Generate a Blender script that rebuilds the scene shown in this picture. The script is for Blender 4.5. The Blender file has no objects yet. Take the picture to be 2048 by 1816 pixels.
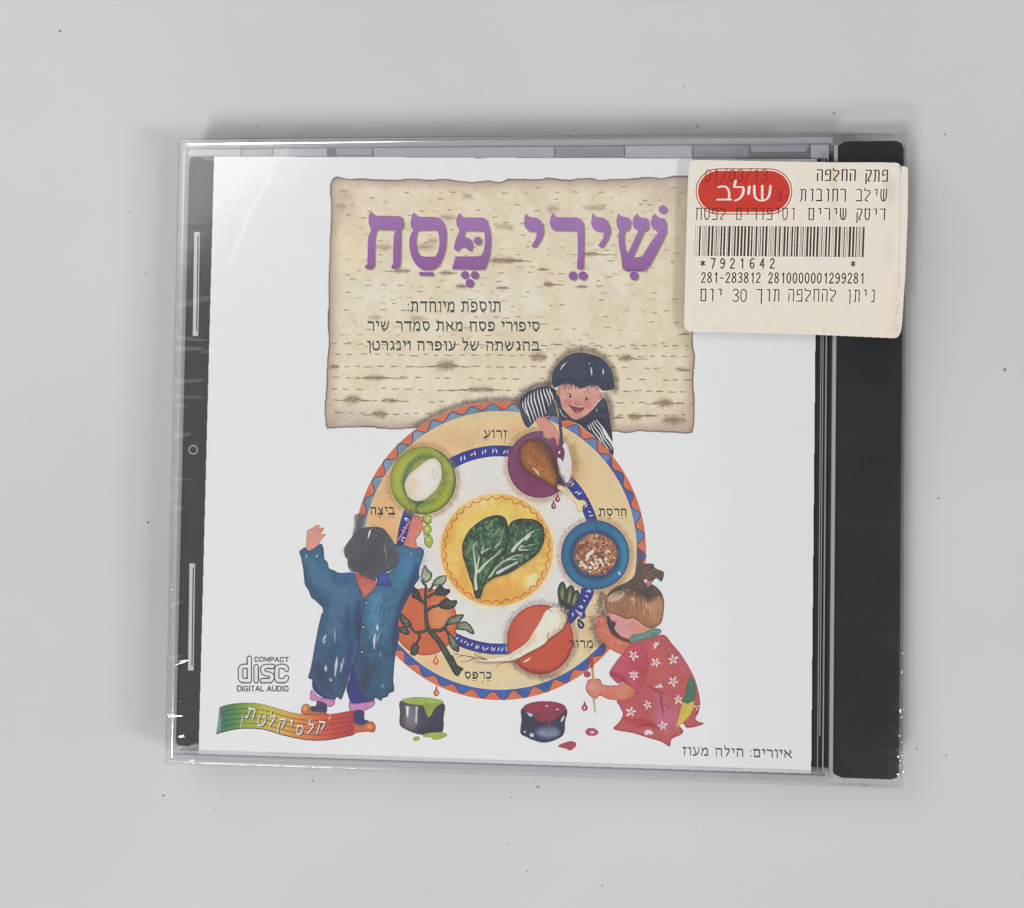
import bpy, bmesh, math, random
import numpy as np
from mathutils import Matrix, Vector

# ------------------------------------------------------------------ camera, world, lamps, exposure
scene = bpy.context.scene
COL = scene.collection
MM = 0.001                                   # everything below is measured in millimetres

cam_data = bpy.data.cameras.new("camera")
cam = bpy.data.objects.new("camera", cam_data)
COL.objects.link(cam)
cam.matrix_world = Matrix((
    (0.99647608, -0.01257602, 0.08292922, 16.79917 * MM),
    (0.01479934, 0.99954586, -0.02624990, -6.51691 * MM),
    (-0.08256144, 0.02738469, 0.99620966, 252.13082 * MM),
    (0, 0, 0, 1)))
cam_data.sensor_width = 36.0
cam_data.lens = 36.0 * 2500.0 / 2048.0
cam_data.clip_start = 0.01
cam_data.clip_end = 20.0
scene.camera = cam

world = bpy.data.worlds.new("World")
scene.world = world
world.use_nodes = True
world.node_tree.nodes["Background"].inputs[0].default_value = (0.97, 0.98, 1.0, 1)
world.node_tree.nodes["Background"].inputs[1].default_value = 0.11


def area_lamp(name, loc, target, sx, sy, power, col=(1, 1, 1)):
    d = bpy.data.lights.new(name, "AREA")
    d.shape = "RECTANGLE"
    d.size, d.size_y, d.energy, d.color = sx, sy, power, col
    o = bpy.data.objects.new(name, d)
    COL.objects.link(o)
    o.location = loc
    o.rotation_euler = (Vector(target) - Vector(loc)).to_track_quat("-Z", "Y").to_euler()
    return o


area_lamp("side_lamp", (1.35, -0.52, 1.06), (0, 0, 0), 0.26, 0.26, 13.6, (1.0, 0.992, 0.975))
area_lamp("front_window", (-0.62, -1.32, 1.72), (0, 0, 0), 0.39, 0.39, 26.0, (1.0, 0.997, 0.99))
area_lamp("ceiling_panel", (-0.31, 0.18, 0.60), (-0.31, 0.18, 0), 0.80, 0.85, 0.66, (0.98, 0.985, 1.0))
area_lamp("corner_fill", (-0.42, 0.42, 0.62), (-0.08, 0.06, 0), 0.62, 0.56, 2.1, (0.98, 0.988, 1.0))  # unseen fill lamp added to brighten the table's upper left

scene.view_settings.view_transform = "Standard"
scene.view_settings.look = "None"
scene.view_settings.exposure = 0.10
scene.view_settings.gamma = 1.0
scene.view_settings.use_curve_mapping = False
scene.render.engine = "CYCLES"
scene.cycles.use_denoising = True
scene.cycles.max_bounces = 16
scene.cycles.transparent_max_bounces = 32
scene.cycles.transmission_bounces = 12
scene.cycles.glossy_bounces = 6
scene.cycles.sample_clamp_indirect = 6.0
scene.cycles.caustics_reflective = False
scene.cycles.caustics_refractive = False

RNG = np.random.default_rng(7)
random.seed(7)


# ------------------------------------------------------------------ materials
def new_mat(name):
    m = bpy.data.materials.new(name)
    m.use_nodes = True
    nt = m.node_tree
    return m, nt, nt.nodes["Principled BSDF"]


def solid(name, col, rough=0.5, spec=0.5, noise=0.0, scale=300.0, bump=0.0):
    m, nt, b = new_mat(name)
    b.inputs["Base Color"].default_value = (*col, 1)
    b.inputs["Roughness"].default_value = rough
    b.inputs["Specular IOR Level"].default_value = spec
    if noise or bump:
        tc = nt.nodes.new("ShaderNodeTexCoord")
        n = nt.nodes.new("ShaderNodeTexNoise")
        n.inputs["Scale"].default_value = scale
        n.inputs["Detail"].default_value = 6
        nt.links.new(tc.outputs["Object"], n.inputs["Vector"])
        if noise:
            r = nt.nodes.new("ShaderNodeValToRGB")
            r.color_ramp.elements[0].color = (*[c * (1 - noise) for c in col], 1)
            r.color_ramp.elements[1].color = (*[min(1, c * (1 + noise)) for c in col], 1)
            r.color_ramp.elements[0].position, r.color_ramp.elements[1].position = 0.3, 0.7
            nt.links.new(n.outputs["Fac"], r.inputs["Fac"])
            nt.links.new(r.outputs["Color"], b.inputs["Base Color"])
        if bump:
            bp = nt.nodes.new("ShaderNodeBump")
            bp.inputs["Strength"].default_value = 0.5
            bp.inputs["Distance"].default_value = bump
            nt.links.new(n.outputs["Fac"], bp.inputs["Height"])
            nt.links.new(bp.outputs["Normal"], b.inputs["Normal"])
    return m


def clear(name, tint, rough=0.02, ior=1.5, gloss=1.0, bump_scale=0, bump=0.0, smudge=0.0, stretch=None, haze=0.0):
    """thin clear polystyrene: each face lets light through with a faint tint and mirrors by Fresnel"""
    m = bpy.data.materials.new(name)
    m.use_nodes = True
    nt = m.node_tree
    nt.nodes.clear()
    out = nt.nodes.new("ShaderNodeOutputMaterial")
    tr = nt.nodes.new("ShaderNodeBsdfTransparent")
    tr.inputs["Color"].default_value = (*tint, 1)
    gl = nt.nodes.new("ShaderNodeBsdfGlossy")
    gl.inputs["Color"].default_value = (gloss, gloss, gloss, 1)
    gl.inputs["Roughness"].default_value = rough
    fr = nt.nodes.new("ShaderNodeFresnel")
    ge = nt.nodes.new("ShaderNodeNewGeometry")     # same reflectance for both sides of a sheet
    im = nt.nodes.new("ShaderNodeMapRange")
    im.inputs["To Min"].default_value, im.inputs["To Max"].default_value = ior, 1 / ior
    nt.links.new(ge.outputs["Backfacing"], im.inputs["Value"])
    nt.links.new(im.outputs[0], fr.inputs["IOR"])
    mix = nt.nodes.new("ShaderNodeMixShader")
    nt.links.new(fr.outputs[0], mix.inputs[0])
    nt.links.new(tr.outputs[0], mix.inputs[1])
    nt.links.new(gl.outputs[0], mix.inputs[2])
    tc = nt.nodes.new("ShaderNodeTexCoord")
    src = tc.outputs["Object"]
    if stretch:
        mp = nt.nodes.new("ShaderNodeMapping")
        mp.inputs["Scale"].default_value = stretch
        nt.links.new(src, mp.inputs["Vector"])
        src = mp.outputs["Vector"]
    if bump:
        n = nt.nodes.new("ShaderNodeTexNoise")
        n.inputs["Scale"].default_value = bump_scale
        n.inputs["Detail"].default_value = 4
        nt.links.new(src, n.inputs["Vector"])
        bp = nt.nodes.new("ShaderNodeBump")
        bp.inputs["Distance"].default_value = bump
        nt.links.new(n.outputs["Fac"], bp.inputs["Height"])
        nt.links.new(bp.outputs["Normal"], gl.inputs["Normal"])
        nt.links.new(bp.outputs["Normal"], fr.inputs["Normal"])
    shader = mix.outputs[0]
    if smudge:                                # greasy film and rubbed patches that scatter a little light
        n2 = nt.nodes.new("ShaderNodeTexNoise")
        n2.inputs["Scale"].default_value = 38
        n2.inputs["Detail"].default_value = 7
        n2.inputs["Distortion"].default_value = 0.8
        nt.links.new(src, n2.inputs["Vector"])
        mr = nt.nodes.new("ShaderNodeMapRange")
        mr.inputs["From Min"].default_value, mr.inputs["From Max"].default_value = 0.42, 0.75
        mr.inputs["To Min"].default_value, mr.inputs["To Max"].default_value = 0.0, smudge
        nt.links.new(n2.outputs["Fac"], mr.inputs["Value"])
        df = nt.nodes.new("ShaderNodeBsdfDiffuse")
        df.inputs["Color"].default_value = (0.8, 0.8, 0.83, 1)
        mx2 = nt.nodes.new("ShaderNodeMixShader")
        nt.links.new(mr.outputs[0], mx2.inputs[0])
        nt.links.new(shader, mx2.inputs[1])
        nt.links.new(df.outputs[0], mx2.inputs[2])
        shader = mx2.outputs[0]
    if haze:                                  # pale diffuse colour mixed in for light bent through clear plastic
        hz = nt.nodes.new("ShaderNodeBsdfDiffuse")
        hz.inputs["Color"].default_value = (0.74, 0.735, 0.79, 1)
        mx3 = nt.nodes.new("ShaderNodeMixShader")
        mx3.inputs[0].default_value = haze
        nt.links.new(shader, mx3.inputs[1])
        nt.links.new(hz.outputs[0], mx3.inputs[2])
        shader = mx3.outputs[0]
    nt.links.new(shader, out.inputs["Surface"])
    return m


def print_mat(name, img, rough=0.4, spec=0.35):
    m, nt, b = new_mat(name)
    t = nt.nodes.new("ShaderNodeTexImage")
    t.image = img
    t.extension = "EXTEND"
    nt.links.new(t.outputs["Color"], b.inputs["Base Color"])
    b.inputs["Roughness"].default_value = rough
    b.inputs["Specular IOR Level"].default_value = spec
    return m


# ------------------------------------------------------------------ scene helpers
def thing(name, label, cat, loc=(0, 0, 0), group=None):
    o = bpy.data.objects.new(name, None)
    o.empty_display_size = 0.02
    COL.objects.link(o)
    o.location = [c * MM for c in loc]
    o["label"], o["category"] = label, cat
    if group:
        o["group"] = group
    return o


def place_of(o):
    """an object's world matrix without waiting for a scene update"""
    if o.parent is None:
        return o.matrix_basis.copy()
    return place_of(o.parent) @ o.matrix_parent_inverse @ o.matrix_basis


def link(name, verts, faces, mat, parent=None, uvs=None, smooth=False, label=None):
    """verts in millimetres, in the scene's own frame"""
    me = bpy.data.meshes.new(name)
    v = np.asarray(verts, dtype=np.float64) * MM
    me.from_pydata(v.tolist(), [], faces)
    if uvs is not None:
        lay = me.uv_layers.new(name="UVMap")
        idx = np.empty(len(me.loops), dtype=np.int32)
        me.loops.foreach_get("vertex_index", idx)
        lay.data.foreach_set("uv", np.asarray(uvs, dtype=np.float32)[idx].ravel())
    if smooth:
        me.polygons.foreach_set("use_smooth", [True] * len(me.polygons))
    me.materials.append(mat)
    me.update()
    o = bpy.data.objects.new(name, me)
    COL.objects.link(o)
    if parent is not None:
        o.parent = parent
        o.matrix_parent_inverse = place_of(parent).inverted()
    if label:
        o["label"] = label
    return o


def box(x0, x1, y0, y1, z0, z1, bev=0.0):
    bm = bmesh.new()
    bmesh.ops.create_cube(bm, size=1.0)
    for v in bm.verts:
        v.co = Vector(((x0 + x1) / 2 + v.co.x * (x1 - x0), (y0 + y1) / 2 + v.co.y * (y1 - y0),
                       (z0 + z1) / 2 + v.co.z * (z1 - z0)))
    if bev:
        bmesh.ops.bevel(bm, geom=bm.edges[:], offset=bev, segments=3, profile=0.6, affect="EDGES")
    return bm


def prism(outline, z0, z1, bev=0.0):
    bm = bmesh.new()
    f = bm.faces.new([bm.verts.new((x, y, z0)) for x, y in outline])
    r = bmesh.ops.extrude_face_region(bm, geom=[f])
    bmesh.ops.translate(bm, vec=(0, 0, z1 - z0), verts=[e for e in r["geom"] if isinstance(e, bmesh.types.BMVert)])
    bmesh.ops.recalc_face_normals(bm, faces=bm.faces[:])
    if bev:
        ed = [e for e in bm.edges if abs(e.verts[0].co.z - z1) < 1e-6 and abs(e.verts[1].co.z - z1) < 1e-6]
        bmesh.ops.bevel(bm, geom=ed, offset=bev, segments=3, profile=0.6, affect="EDGES")
    return bm


def put(name, bms, mat, parent=None, label=None, smooth=False):
    """one mesh object out of one or several bmeshes"""
    V, F = [], []
    for bm in (bms if isinstance(bms, list) else [bms]):
        bm.verts.ensure_lookup_table()
        n = len(V)
        for i, v in enumerate(bm.verts):
            v.index = i
            V.append(tuple(v.co))
        F += [tuple(n + v.index for v in f.verts) for f in bm.faces]
        bm.free()
    return link(name, V, F, mat, parent, smooth=smooth, label=label)


# ------------------------------------------------------------------ a small painter for printed artwork
def H3(rows):
    return np.array(rows, dtype=np.float64)


# drawing units of the two prints -> millimetres on their sheets
H_SHEET = H3([[1.024979910e-01, 1.479427400e-03, -1.099343511e+02],
              [1.287652544e-03, -1.023044196e-01, 9.146933209e+01],
              [3.467342433e-05, 1.150078013e-05, 1.0]])
H_LABEL = H3([[1.017656314e-01, 1.470184662e-03, -1.090236505e+02],
              [1.276775775e-03, -1.015698038e-01, 9.076520794e+01],
              [3.467342433e-05, 1.150078013e-05, 1.0]])


def hmap(Hm, p):
    p = np.asarray(p, dtype=np.float64)
    q = np.c_[p, np.ones(len(p))] @ Hm.T
    return q[:, :2] / q[:, 2:]


def fr(ox, oy, s):
    """a drawing frame: flat list of local coordinates -> array of drawing units"""
    def g(*a):
        a = np.array(a, dtype=np.float64).reshape(-1, 2)
        return a * s + (ox, oy)
    g.s, g.o = s, (ox, oy)
    return g


def cr(p, n=6, closed=True):
    """Catmull-Rom through the points"""
    p = np.asarray(p, dtype=np.float64)
    m = len(p)
    if m < 3:
        return p
    if closed:
        P = np.vstack([p[-1], p, p[0], p[1]])
        k = m
    else:
        P = np.vstack([2 * p[0] - p[1], p, 2 * p[-1] - p[-2]])
        k = m - 1
    t = np.linspace(0, 1, n, endpoint=False)[:, None]
    out = []
    for i in range(k):
        a, b, c, d = P[i], P[i + 1], P[i + 2], P[i + 3]
        out.append(0.5 * ((2 * b) + (c - a) * t + (2 * a - 5 * b + 4 * c - d) * t ** 2 + (3 * b - a - 3 * c + d) * t ** 3))
    if not closed:
        out.append(p[-1:])
    return np.vstack(out)


def ell(cx, cy, rx, ry, rot=0.0, n=48, a0=0.0, a1=2 * math.pi):
    t = np.linspace(a0, a1, n, endpoint=(a1 - a0) < 6.28)
    x, y = rx * np.cos(t), ry * np.sin(t)
    c, s = math.cos(rot), math.sin(rot)
    return np.c_[cx + x * c - y * s, cy + x * s + y * c]


def orient(p):
    x, y = p[:, 0], p[:, 1]
    return p if np.sum(x * np.roll(y, -1) - y * np.roll(x, -1)) > 0 else p[::-1]


def taper(p, w0, w1=None, wm=None):
    """outline of a brush stroke along p, width w0 at the start to w1 at the end"""
    p = np.asarray(p, dtype=np.float64)
    w1 = w0 if w1 is None else w1
    d = np.gradient(p, axis=0)
    L = np.hypot(d[:, 0], d[:, 1]) + 1e-9
    nrm = np.c_[-d[:, 1], d[:, 0]] / L[:, None]
    t = np.linspace(0, 1, len(p))
    w = w0 + (w1 - w0) * t
    if wm is not None:
        w = np.interp(t, [0, 0.5, 1], [w0, wm, w1])
    w = w[:, None] / 2
    u = d / L[:, None]
    tip0, tip1 = p[:1] - u[:1] * w[0] * 0.8, p[-1:] + u[-1:] * w[-1] * 0.8
    return orient(np.vstack([tip0, p + nrm * w, tip1, (p - nrm * w)[::-1]]))


class Canvas:
    def __init__(s, x0, y0, x1, y1, K, paper):
        s.x0, s.y0, s.K = x0, y0, K
        s.W, s.H = int((x1 - x0) * K), int((y1 - y0) * K)
        s.img = np.empty((s.H, s.W, 3), dtype=np.float32)
        s.img[:] = paper
        s.ids = np.zeros((s.H, s.W), dtype=np.int16)
        s.cur = 0
        s.names = [None]
        s.N = [s.noise(c) for c in (70, 26, 9, 3.2, 1.4)]

    def noise(s, cell):
        c = cell * s.K
        h, w = int(s.H / c) + 3, int(s.W / c) + 3
        g = RNG.random((h, w)).astype(np.float32) * 2 - 1
        yy = np.arange(s.H, dtype=np.float32) / c
        xx = np.arange(s.W, dtype=np.float32) / c
        yi, xi = yy.astype(int), xx.astype(int)
        fy, fx = yy - yi, xx - xi
        fy, fx = fy * fy * (3 - 2 * fy), fx * fx * (3 - 2 * fx)
        r0 = g[yi] * (1 - fy)[:, None] + g[yi + 1] * fy[:, None]
        return r0[:, xi] * (1 - fx) + r0[:, xi + 1] * fx

    def part(s, name, parent=None, label=None):
        s.names.append((name, parent, label))
        s.cur = len(s.names) - 1
        return s.cur

    def cover(s, polys, pad=0):
        """non-zero winding fill of a list of contours -> (slices, mask)"""
        P = [np.c_[(q[:, 0] - s.x0) * s.K, (q[:, 1] - s.y0) * s.K] for q in polys if len(q) > 2]
        if not P:
            return None
        A = np.vstack(P)
        B = np.vstack([np.roll(q, -1, axis=0) for q in P])
        lo, hi = np.floor(A.min(0)).astype(int) - pad - 1, np.ceil(A.max(0)).astype(int) + pad + 2
        lo, hi = np.maximum(lo, 0), np.minimum(hi, (s.W, s.H))
        if (hi <= lo).any():
            return None
        w, h = hi - lo
        ya, yb = A[:, 1] - lo[1], B[:, 1] - lo[1]
        xa, xb = A[:, 0] - lo[0], B[:, 0] - lo[0]
        sg = np.where(ya < yb, 1, -1)
        y0, y1 = np.minimum(ya, yb), np.maximum(ya, yb)
        r0 = np.clip(np.ceil(y0 - 0.5).astype(int), 0, h)
        r1 = np.clip(np.ceil(y1 - 0.5).astype(int), 0, h)
        n = np.maximum(r1 - r0, 0)
        tot = n.sum()
        acc = np.zeros((h, w + 1), dtype=np.int32)
        if tot:
            e = np.repeat(np.arange(len(n)), n)
            rows = np.arange(tot) - np.repeat(np.cumsum(n) - n, n) + r0[e]
            t = (rows + 0.5 - ya[e]) / (yb[e] - ya[e])
            cols = np.clip(np.ceil(xa[e] + t * (xb[e] - xa[e]) - 0.5).astype(int), 0, w)
            np.add.at(acc, (rows, cols), sg[e])
        m = np.cumsum(acc, axis=1)[:, :w] != 0
        return (slice(lo[1], hi[1]), slice(lo[0], hi[0])), m

    @staticmethod
    def blur(m, r):
        r = int(round(r))
        if r < 1:
            return m.astype(np.float32)
        m = m.astype(np.float32)
        for _ in range(2):
            for ax in (0, 1):
                p = [(0, 0), (0, 0)]
                p[ax] = (r + 1, r)
                c = np.cumsum(np.pad(m, p, mode="edge"), axis=ax, dtype=np.float64)
                n = m.shape[ax]
                hi = np.take(c, np.arange(2 * r + 1, 2 * r + 1 + n), axis=ax)
                lo = np.take(c, np.arange(0, n), axis=ax)
                m = ((hi - lo) / (2 * r + 1)).astype(np.float32)
        return m

    def paint(s, sl, m, col, a=1.0):
        reg = s.img[sl]
        mm = (m * a)[..., None].astype(np.float32)
        reg += (np.asarray(col, dtype=np.float32) - reg) * mm

    def fill(s, polys, col, a=1.0, var=0.05, soft=0.0, grad=None, edge=None, grain=0.03, clip=None, own=None, tint=None):
        """col: 0-255 triple.  grad=(x0,y0,x1,y1,col2).  edge=(col,width,alpha) a darker rim inside the outline.
        soft: feathered outline in drawing units.  clip: a mask made by region()"""
        if not isinstance(polys, list):
            polys = [polys]
        r = s.cover(polys, pad=int(soft * s.K * 2.2) + 1)
        if r is None:
            return
        sl, m = r
        if clip is not None:
            m = m & clip[sl]
        c = np.empty(m.shape + (3,), dtype=np.float32)
        c[:] = col
        if grad is not None:
            gx0, gy0, gx1, gy1, c2 = grad
            yy = (np.arange(sl[0].start, sl[0].stop) / s.K + s.y0)[:, None]
            xx = (np.arange(sl[1].start, sl[1].stop) / s.K + s.x0)[None]
            dx, dy = gx1 - gx0, gy1 - gy0
            t = np.clip(((xx - gx0) * dx + (yy - gy0) * dy) / (dx * dx + dy * dy), 0, 1)[..., None]
            c += (np.asarray(c2, dtype=np.float32) - c) * t
        if var or grain:
            v = var * (0.55 * s.N[1][sl] + 0.45 * s.N[2][sl]) + grain * (0.6 * s.N[3][sl] + 0.6 * s.N[4][sl])
            c *= (1 + v)[..., None]
        if tint is not None:                  # second pigment bleeding in
            tc, ta = tint
            k = np.clip(s.N[1][sl] * 0.9 + s.N[2][sl] * 0.5 + 0.1, 0, 1)[..., None] * ta
            c += (np.asarray(tc, dtype=np.float32) - c) * k
        if edge is not None:
            ec, ew, ea = edge
            k = (1 - s.blur(m, ew * s.K)) * 1.9
            k = np.clip(k, 0, 1)[..., None] * ea
            c += (np.asarray(ec, dtype=np.float32) - c) * k
        mf = s.blur(m, soft * s.K) if soft else m.astype(np.float32)
        if clip is not None and soft:
            mf = mf * clip[sl]
        s.paint(sl, mf, c, a)
        if own if own is not None else (a > 0.6 and soft < 1.2):
            s.ids[sl][m] = s.cur

    def region(s, polys):
        full = np.zeros((s.H, s.W), dtype=bool)
        r = s.cover(polys if isinstance(polys, list) else [polys])
        if r is not None:
            full[r[0]] = r[1]
        return full

    def line(s, p, w, col, a=1.0, w1=None, wm=None, smooth=True, closed=False, soft=0.0, own=False, clip=None, grain=0.05):
        p = np.asarray(p, dtype=np.float64)
        if closed:
            p = np.vstack([p, p[:1]])
        if smooth and len(p) > 2:
            p = cr(p, 7, closed=False)
        elif len(p) == 2:
            p = p[0] + (p[1] - p[0]) * np.linspace(0, 1, 5)[:, None]
        s.fill([taper(p, w, w1, wm)], col, a, var=0, grain=grain, soft=soft, own=own, clip=clip)

    def batch(s, lines, w, col, a=1.0, soft=0.0, clip=None, own=False, w1=0.3):
        s.fill([taper(q, w, w * w1) for q in lines], col, a, var=0.08, soft=soft, own=own, clip=clip)

    def fuzz(s, path, col, n, length=6.0, w=1.0, a=0.35, spread=3.0, ang=None, clip=None, jitter=0.5, bias=0.0):
        """crayon shading: short hatch strokes scattered along a path"""
        path = np.asarray(path, dtype=np.float64)
        if len(path) < 10:
            path = cr(path, 12, closed=False)
        d = np.gradient(path, axis=0)
        a, length, w = a * 0.8, length * 0.75, w * 1.15
        q = path if len(path) < 60 else path[::max(1, len(path) // 60)]
        s.fill([taper(q, spread * 1.8)], col, a * 0.75, var=0.3, soft=max(1.2, spread * 0.9), clip=clip, own=False)
        for k in range(3):
            L = []
            for _ in range(n // 3):
                i = RNG.integers(len(path))
                t = d[i] / (np.hypot(*d[i]) + 1e-9)
                nr = np.array([-t[1], t[0]])
                c = path[i] + nr * (RNG.normal(bias, spread)) + t * RNG.normal(0, 2)
                th = (math.atan2(nr[1], nr[0]) if ang is None else ang) + RNG.normal(0, jitter)
                l = length * RNG.uniform(0.4, 1.2)
                u = np.array([math.cos(th), math.sin(th)]) * l / 2
                L.append(np.array([c - u, c + u * 0.2, c + u]))
            s.batch(L, w * (0.7 + 0.3 * k), col, a, clip=clip, soft=0.6)

    def dots(s, cx, cy, rx, ry, n, r0, r1, cols, a=1.0, rot=0.0, clip=None, own=False):
        for c in cols:
            P = []
            for _ in range(n // len(cols)):
                t, q = RNG.uniform(0, 6.283), math.sqrt(RNG.uniform())
                x, y = rx * q * math.cos(t), ry * q * math.sin(t)
                k = RNG.uniform(r0, r1)
                P.append(ell(cx + x * math.cos(rot) - y * math.sin(rot), cy + x * math.sin(rot) + y * math.cos(rot),
                             k, k * RNG.uniform(0.5, 1), RNG.uniform(0, 3), 10))
            s.fill(P, c, a, var=0, clip=clip, own=own)

    # ---- lettering: pen skeletons drawn with an elliptical nib
    def nib(s, paths, rx, ry):
        out = []
        for p in paths:
            for q in p:
                out.append(orient(ell(q[0], q[1], rx, ry, 0, 14)))
            for a, b in zip(p[:-1], p[1:]):
                d = (b - a) / (rx, ry)
                L = np.hypot(*d)
                if L < 1e-6:
                    continue
                n = np.array([-d[1], d[0]]) / L * (rx, ry)
                out.append(orient(np.array([a + n, b + n, b - n, a - n])))
        return out

    def word(s, text, x0, x1, y0, y1, rx, ry, col, a=0.95, slope=0.0, lean=0.0, mono=False, own=True, gap=0.12, var=0.0, only=False, pitch=None):
        heb = any("\u05d0" <= c <= "\u05ea" for c in text)
        seq = text[::-1] if heb else text
        G = [(glyph(c, mono)) for c in seq]
        if pitch:
            wid = [1.0] * len(G)
        else:
            wid = [g[0] + gap for g in G]
        tot = sum(wid) - (0 if pitch else gap)
        k = (x1 - x0) / tot
        h = y1 - y0
        cur, polys = 0.0, []
        for g, w in zip(G, wid):
            off = cur + ((1 - g[0] * pitch) / 2 if pitch else 0)
            sx = k * (pitch if pitch else 1)
            for st in g[1]:
                q = np.array(st, dtype=np.float64).reshape(-1, 2)
                if len(q) > 3 and g[2]:
                    q = cr(q, 4, closed=False)
                X = x0 + off * k + q[:, 0] * sx + rx * 0
                Y = y0 + q[:, 1] * h
                X = X - lean * (Y - y1)
                Y = Y + slope * (X - x0)
                polys += s.nib([np.c_[X, Y]], rx, ry)
            cur += w
        if only:
            return polys
        s.fill(polys, col, a, var=var, grain=0.08, own=own)


# pen skeletons in a unit box: advance, strokes
HEB = {
    "א": (.80, [[.06, .10, .40, .50, .74, .90], [.62, .08, .68, .30, .50, .54], [.22, .34, .10, .58, .14, .90]]),
    "ב": (.78, [[.10, .06, .12, .12, .50, .12, .58, .24, .58, .88], [.05, .88, .74, .88]]),
    "ג": (.50, [[.10, .08, .30, .12, .36, .60, .40, .90], [.34, .66, .10, .90]]),
    "ד": (.74, [[.05, .06, .08, .12, .70, .12], [.58, .12, .58, .92]]),
    "ה": (.76, [[.06, .06, .08, .12, .58, .12, .64, .22, .64, .92], [.14, .42, .14, .92]]),
    "ו": (.34, [[.04, .06, .08, .12, .26, .12], [.26, .12, .26, .92]]),
    "ז": (.40, [[.04, .08, .36, .14], [.22, .12, .18, .92]]),
    "ח": (.78, [[.06, .06, .10, .12, .64, .12], [.64, .12, .64, .92], [.14, .12, .14, .92]]),
    "ט": (.76, [[.10, .06, .08, .55, .20, .88, .54, .88, .68, .55, .62, .14, .42, .12]]),
    "י": (.32, [[.04, .06, .08, .12, .26, .12], [.26, .12, .22, .50]]),
    "כ": (.66, [[.06, .06, .08, .12, .42, .12, .56, .28, .56, .72, .42, .88, .05, .88]]),
    "ך": (.66, [[.05, .06, .08, .12, .56, .12], [.56, .12, .56, 1.25]]),
    "ל": (.62, [[.08, -.28, .10, .12], [.10, .12, .50, .12, .52, .30, .22, .92]]),
    "מ": (.78, [[.06, .08, .18, .30, .06, .92], [.20, .32, .36, .10, .54, .12, .64, .30, .64, .88], [.34, .88, .64, .88]]),
    "ם": (.76, [[.06, .06, .10, .12, .62, .12, .64, .20, .64, .88], [.64, .88, .14, .88, .14, .12]]),
    "נ": (.48, [[.08, .08, .32, .12, .36, .30, .36, .88], [.05, .88, .40, .88]]),
    "ן": (.34, [[.04, .06, .08, .12, .26, .12], [.26, .12, .26, 1.25]]),
    "ס": (.76, [[.05, .08, .12, .12, .50, .12, .66, .38, .60, .70, .38, .90, .18, .72, .10, .40, .14, .14]]),
    "ע": (.70, [[.08, .08, .18, .14, .34, .80], [.58, .08, .62, .34, .50, .70, .30, .86, .04, .94]]),
    "פ": (.72, [[.28, .52, .10, .48, .10, .10], [.10, .12, .46, .12, .60, .30, .60, .72, .46, .88, .06, .88]]),
    "צ": (.72, [[.06, .08, .16, .24, .60, .86], [.56, .08, .58, .30, .40, .56], [.05, .88, .60, .88]]),
    "ק": (.74, [[.05, .06, .08, .12, .56, .12, .62, .26, .44, .82], [.14, .42, .14, 1.25]]),
    "ר": (.66, [[.05, .06, .08, .12, .46, .12, .56, .24, .56, .92]]),
    "ש": (.92, [[.08, .08, .14, .50, .26, .88, .52, .84, .72, .50, .80, .08], [.42, .08, .46, .30, .22, .60]]),
    "ת": (.80, [[.06, .06, .08, .12, .58, .12, .66, .22, .66, .92], [.22, .12, .20, .84, .04, .90]]),
    ":": (.18, [[.08, .30, .09, .31], [.08, .84, .09, .85]]), "-": (.36, [[.05, .55, .32, .55]]), " ": (.34, []),
}
MONO = {
    "ש": (.62, [[.05, .05, .05, .70, .20, .93, .44, .93, .58, .70, .58, .05], [.32, .05, .32, .9]]),
    "ל": (.62, [[.03, -.04, .06, .12, .56, .16, .54, .38, .10, .84, .20, .93, .34, .93]]),
    "ס": (.60, [[.03, .06, .58, .06], [.10, .08, .10, .70, .22, .93, .42, .93, .54, .70, .54, .06]]),
    "ק": (.60, [[.04, .06, .56, .08, .54, .34, .26, .84, .34, .93, .44, .90], [.08, .34, .08, 1.12]]),
    "פ": (.60, [[.34, .44, .08, .46, .10, .12, .32, .06, .54, .08, .54, .93, .06, .93]]),
    "ת": (.62, [[.04, .08, .50, .08, .54, .16, .54, .95], [.18, .10, .16, .88, .06, .95]]),
    "ם": (.60, [[.04, .06, .54, .06, .54, .94, .10, .94, .10, .06]]),
    "ח": (.60, [[.04, .06, .54, .06, .54, .95], [.10, .06, .10, .95]]),
    "ה": (.60, [[.04, .06, .50, .06, .54, .12, .54, .95], [.10, .36, .10, .95]]),
    "ב": (.60, [[.06, .06, .40, .06, .50, .14, .50, .93], [.03, .93, .58, .93]]),
    "ר": (.60, [[.05, .06, .46, .06, .54, .14, .54, .95]]),
    "ד": (.60, [[.05, .06, .58, .06], [.48, .06, .48, .95]]),
    "ו": (.60, [[.22, .06, .44, .06, .44, .95]]),
    "י": (.60, [[.22, .06, .44, .06, .42, .48]]),
    "נ": (.60, [[.24, .06, .46, .08, .46, .93, .20, .93]]),
    "ן": (.60, [[.22, .06, .40, .08, .40, 1.12]]),
    "ך": (.60, [[.05, .06, .56, .06], [.48, .06, .48, 1.12]]),
    "צ": (.60, [[.06, .06, .14, .26, .54, .80, .50, .93, .04, .93], [.52, .06, .50, .30, .36, .50]]),
    " ": (.60, []),
}
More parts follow.
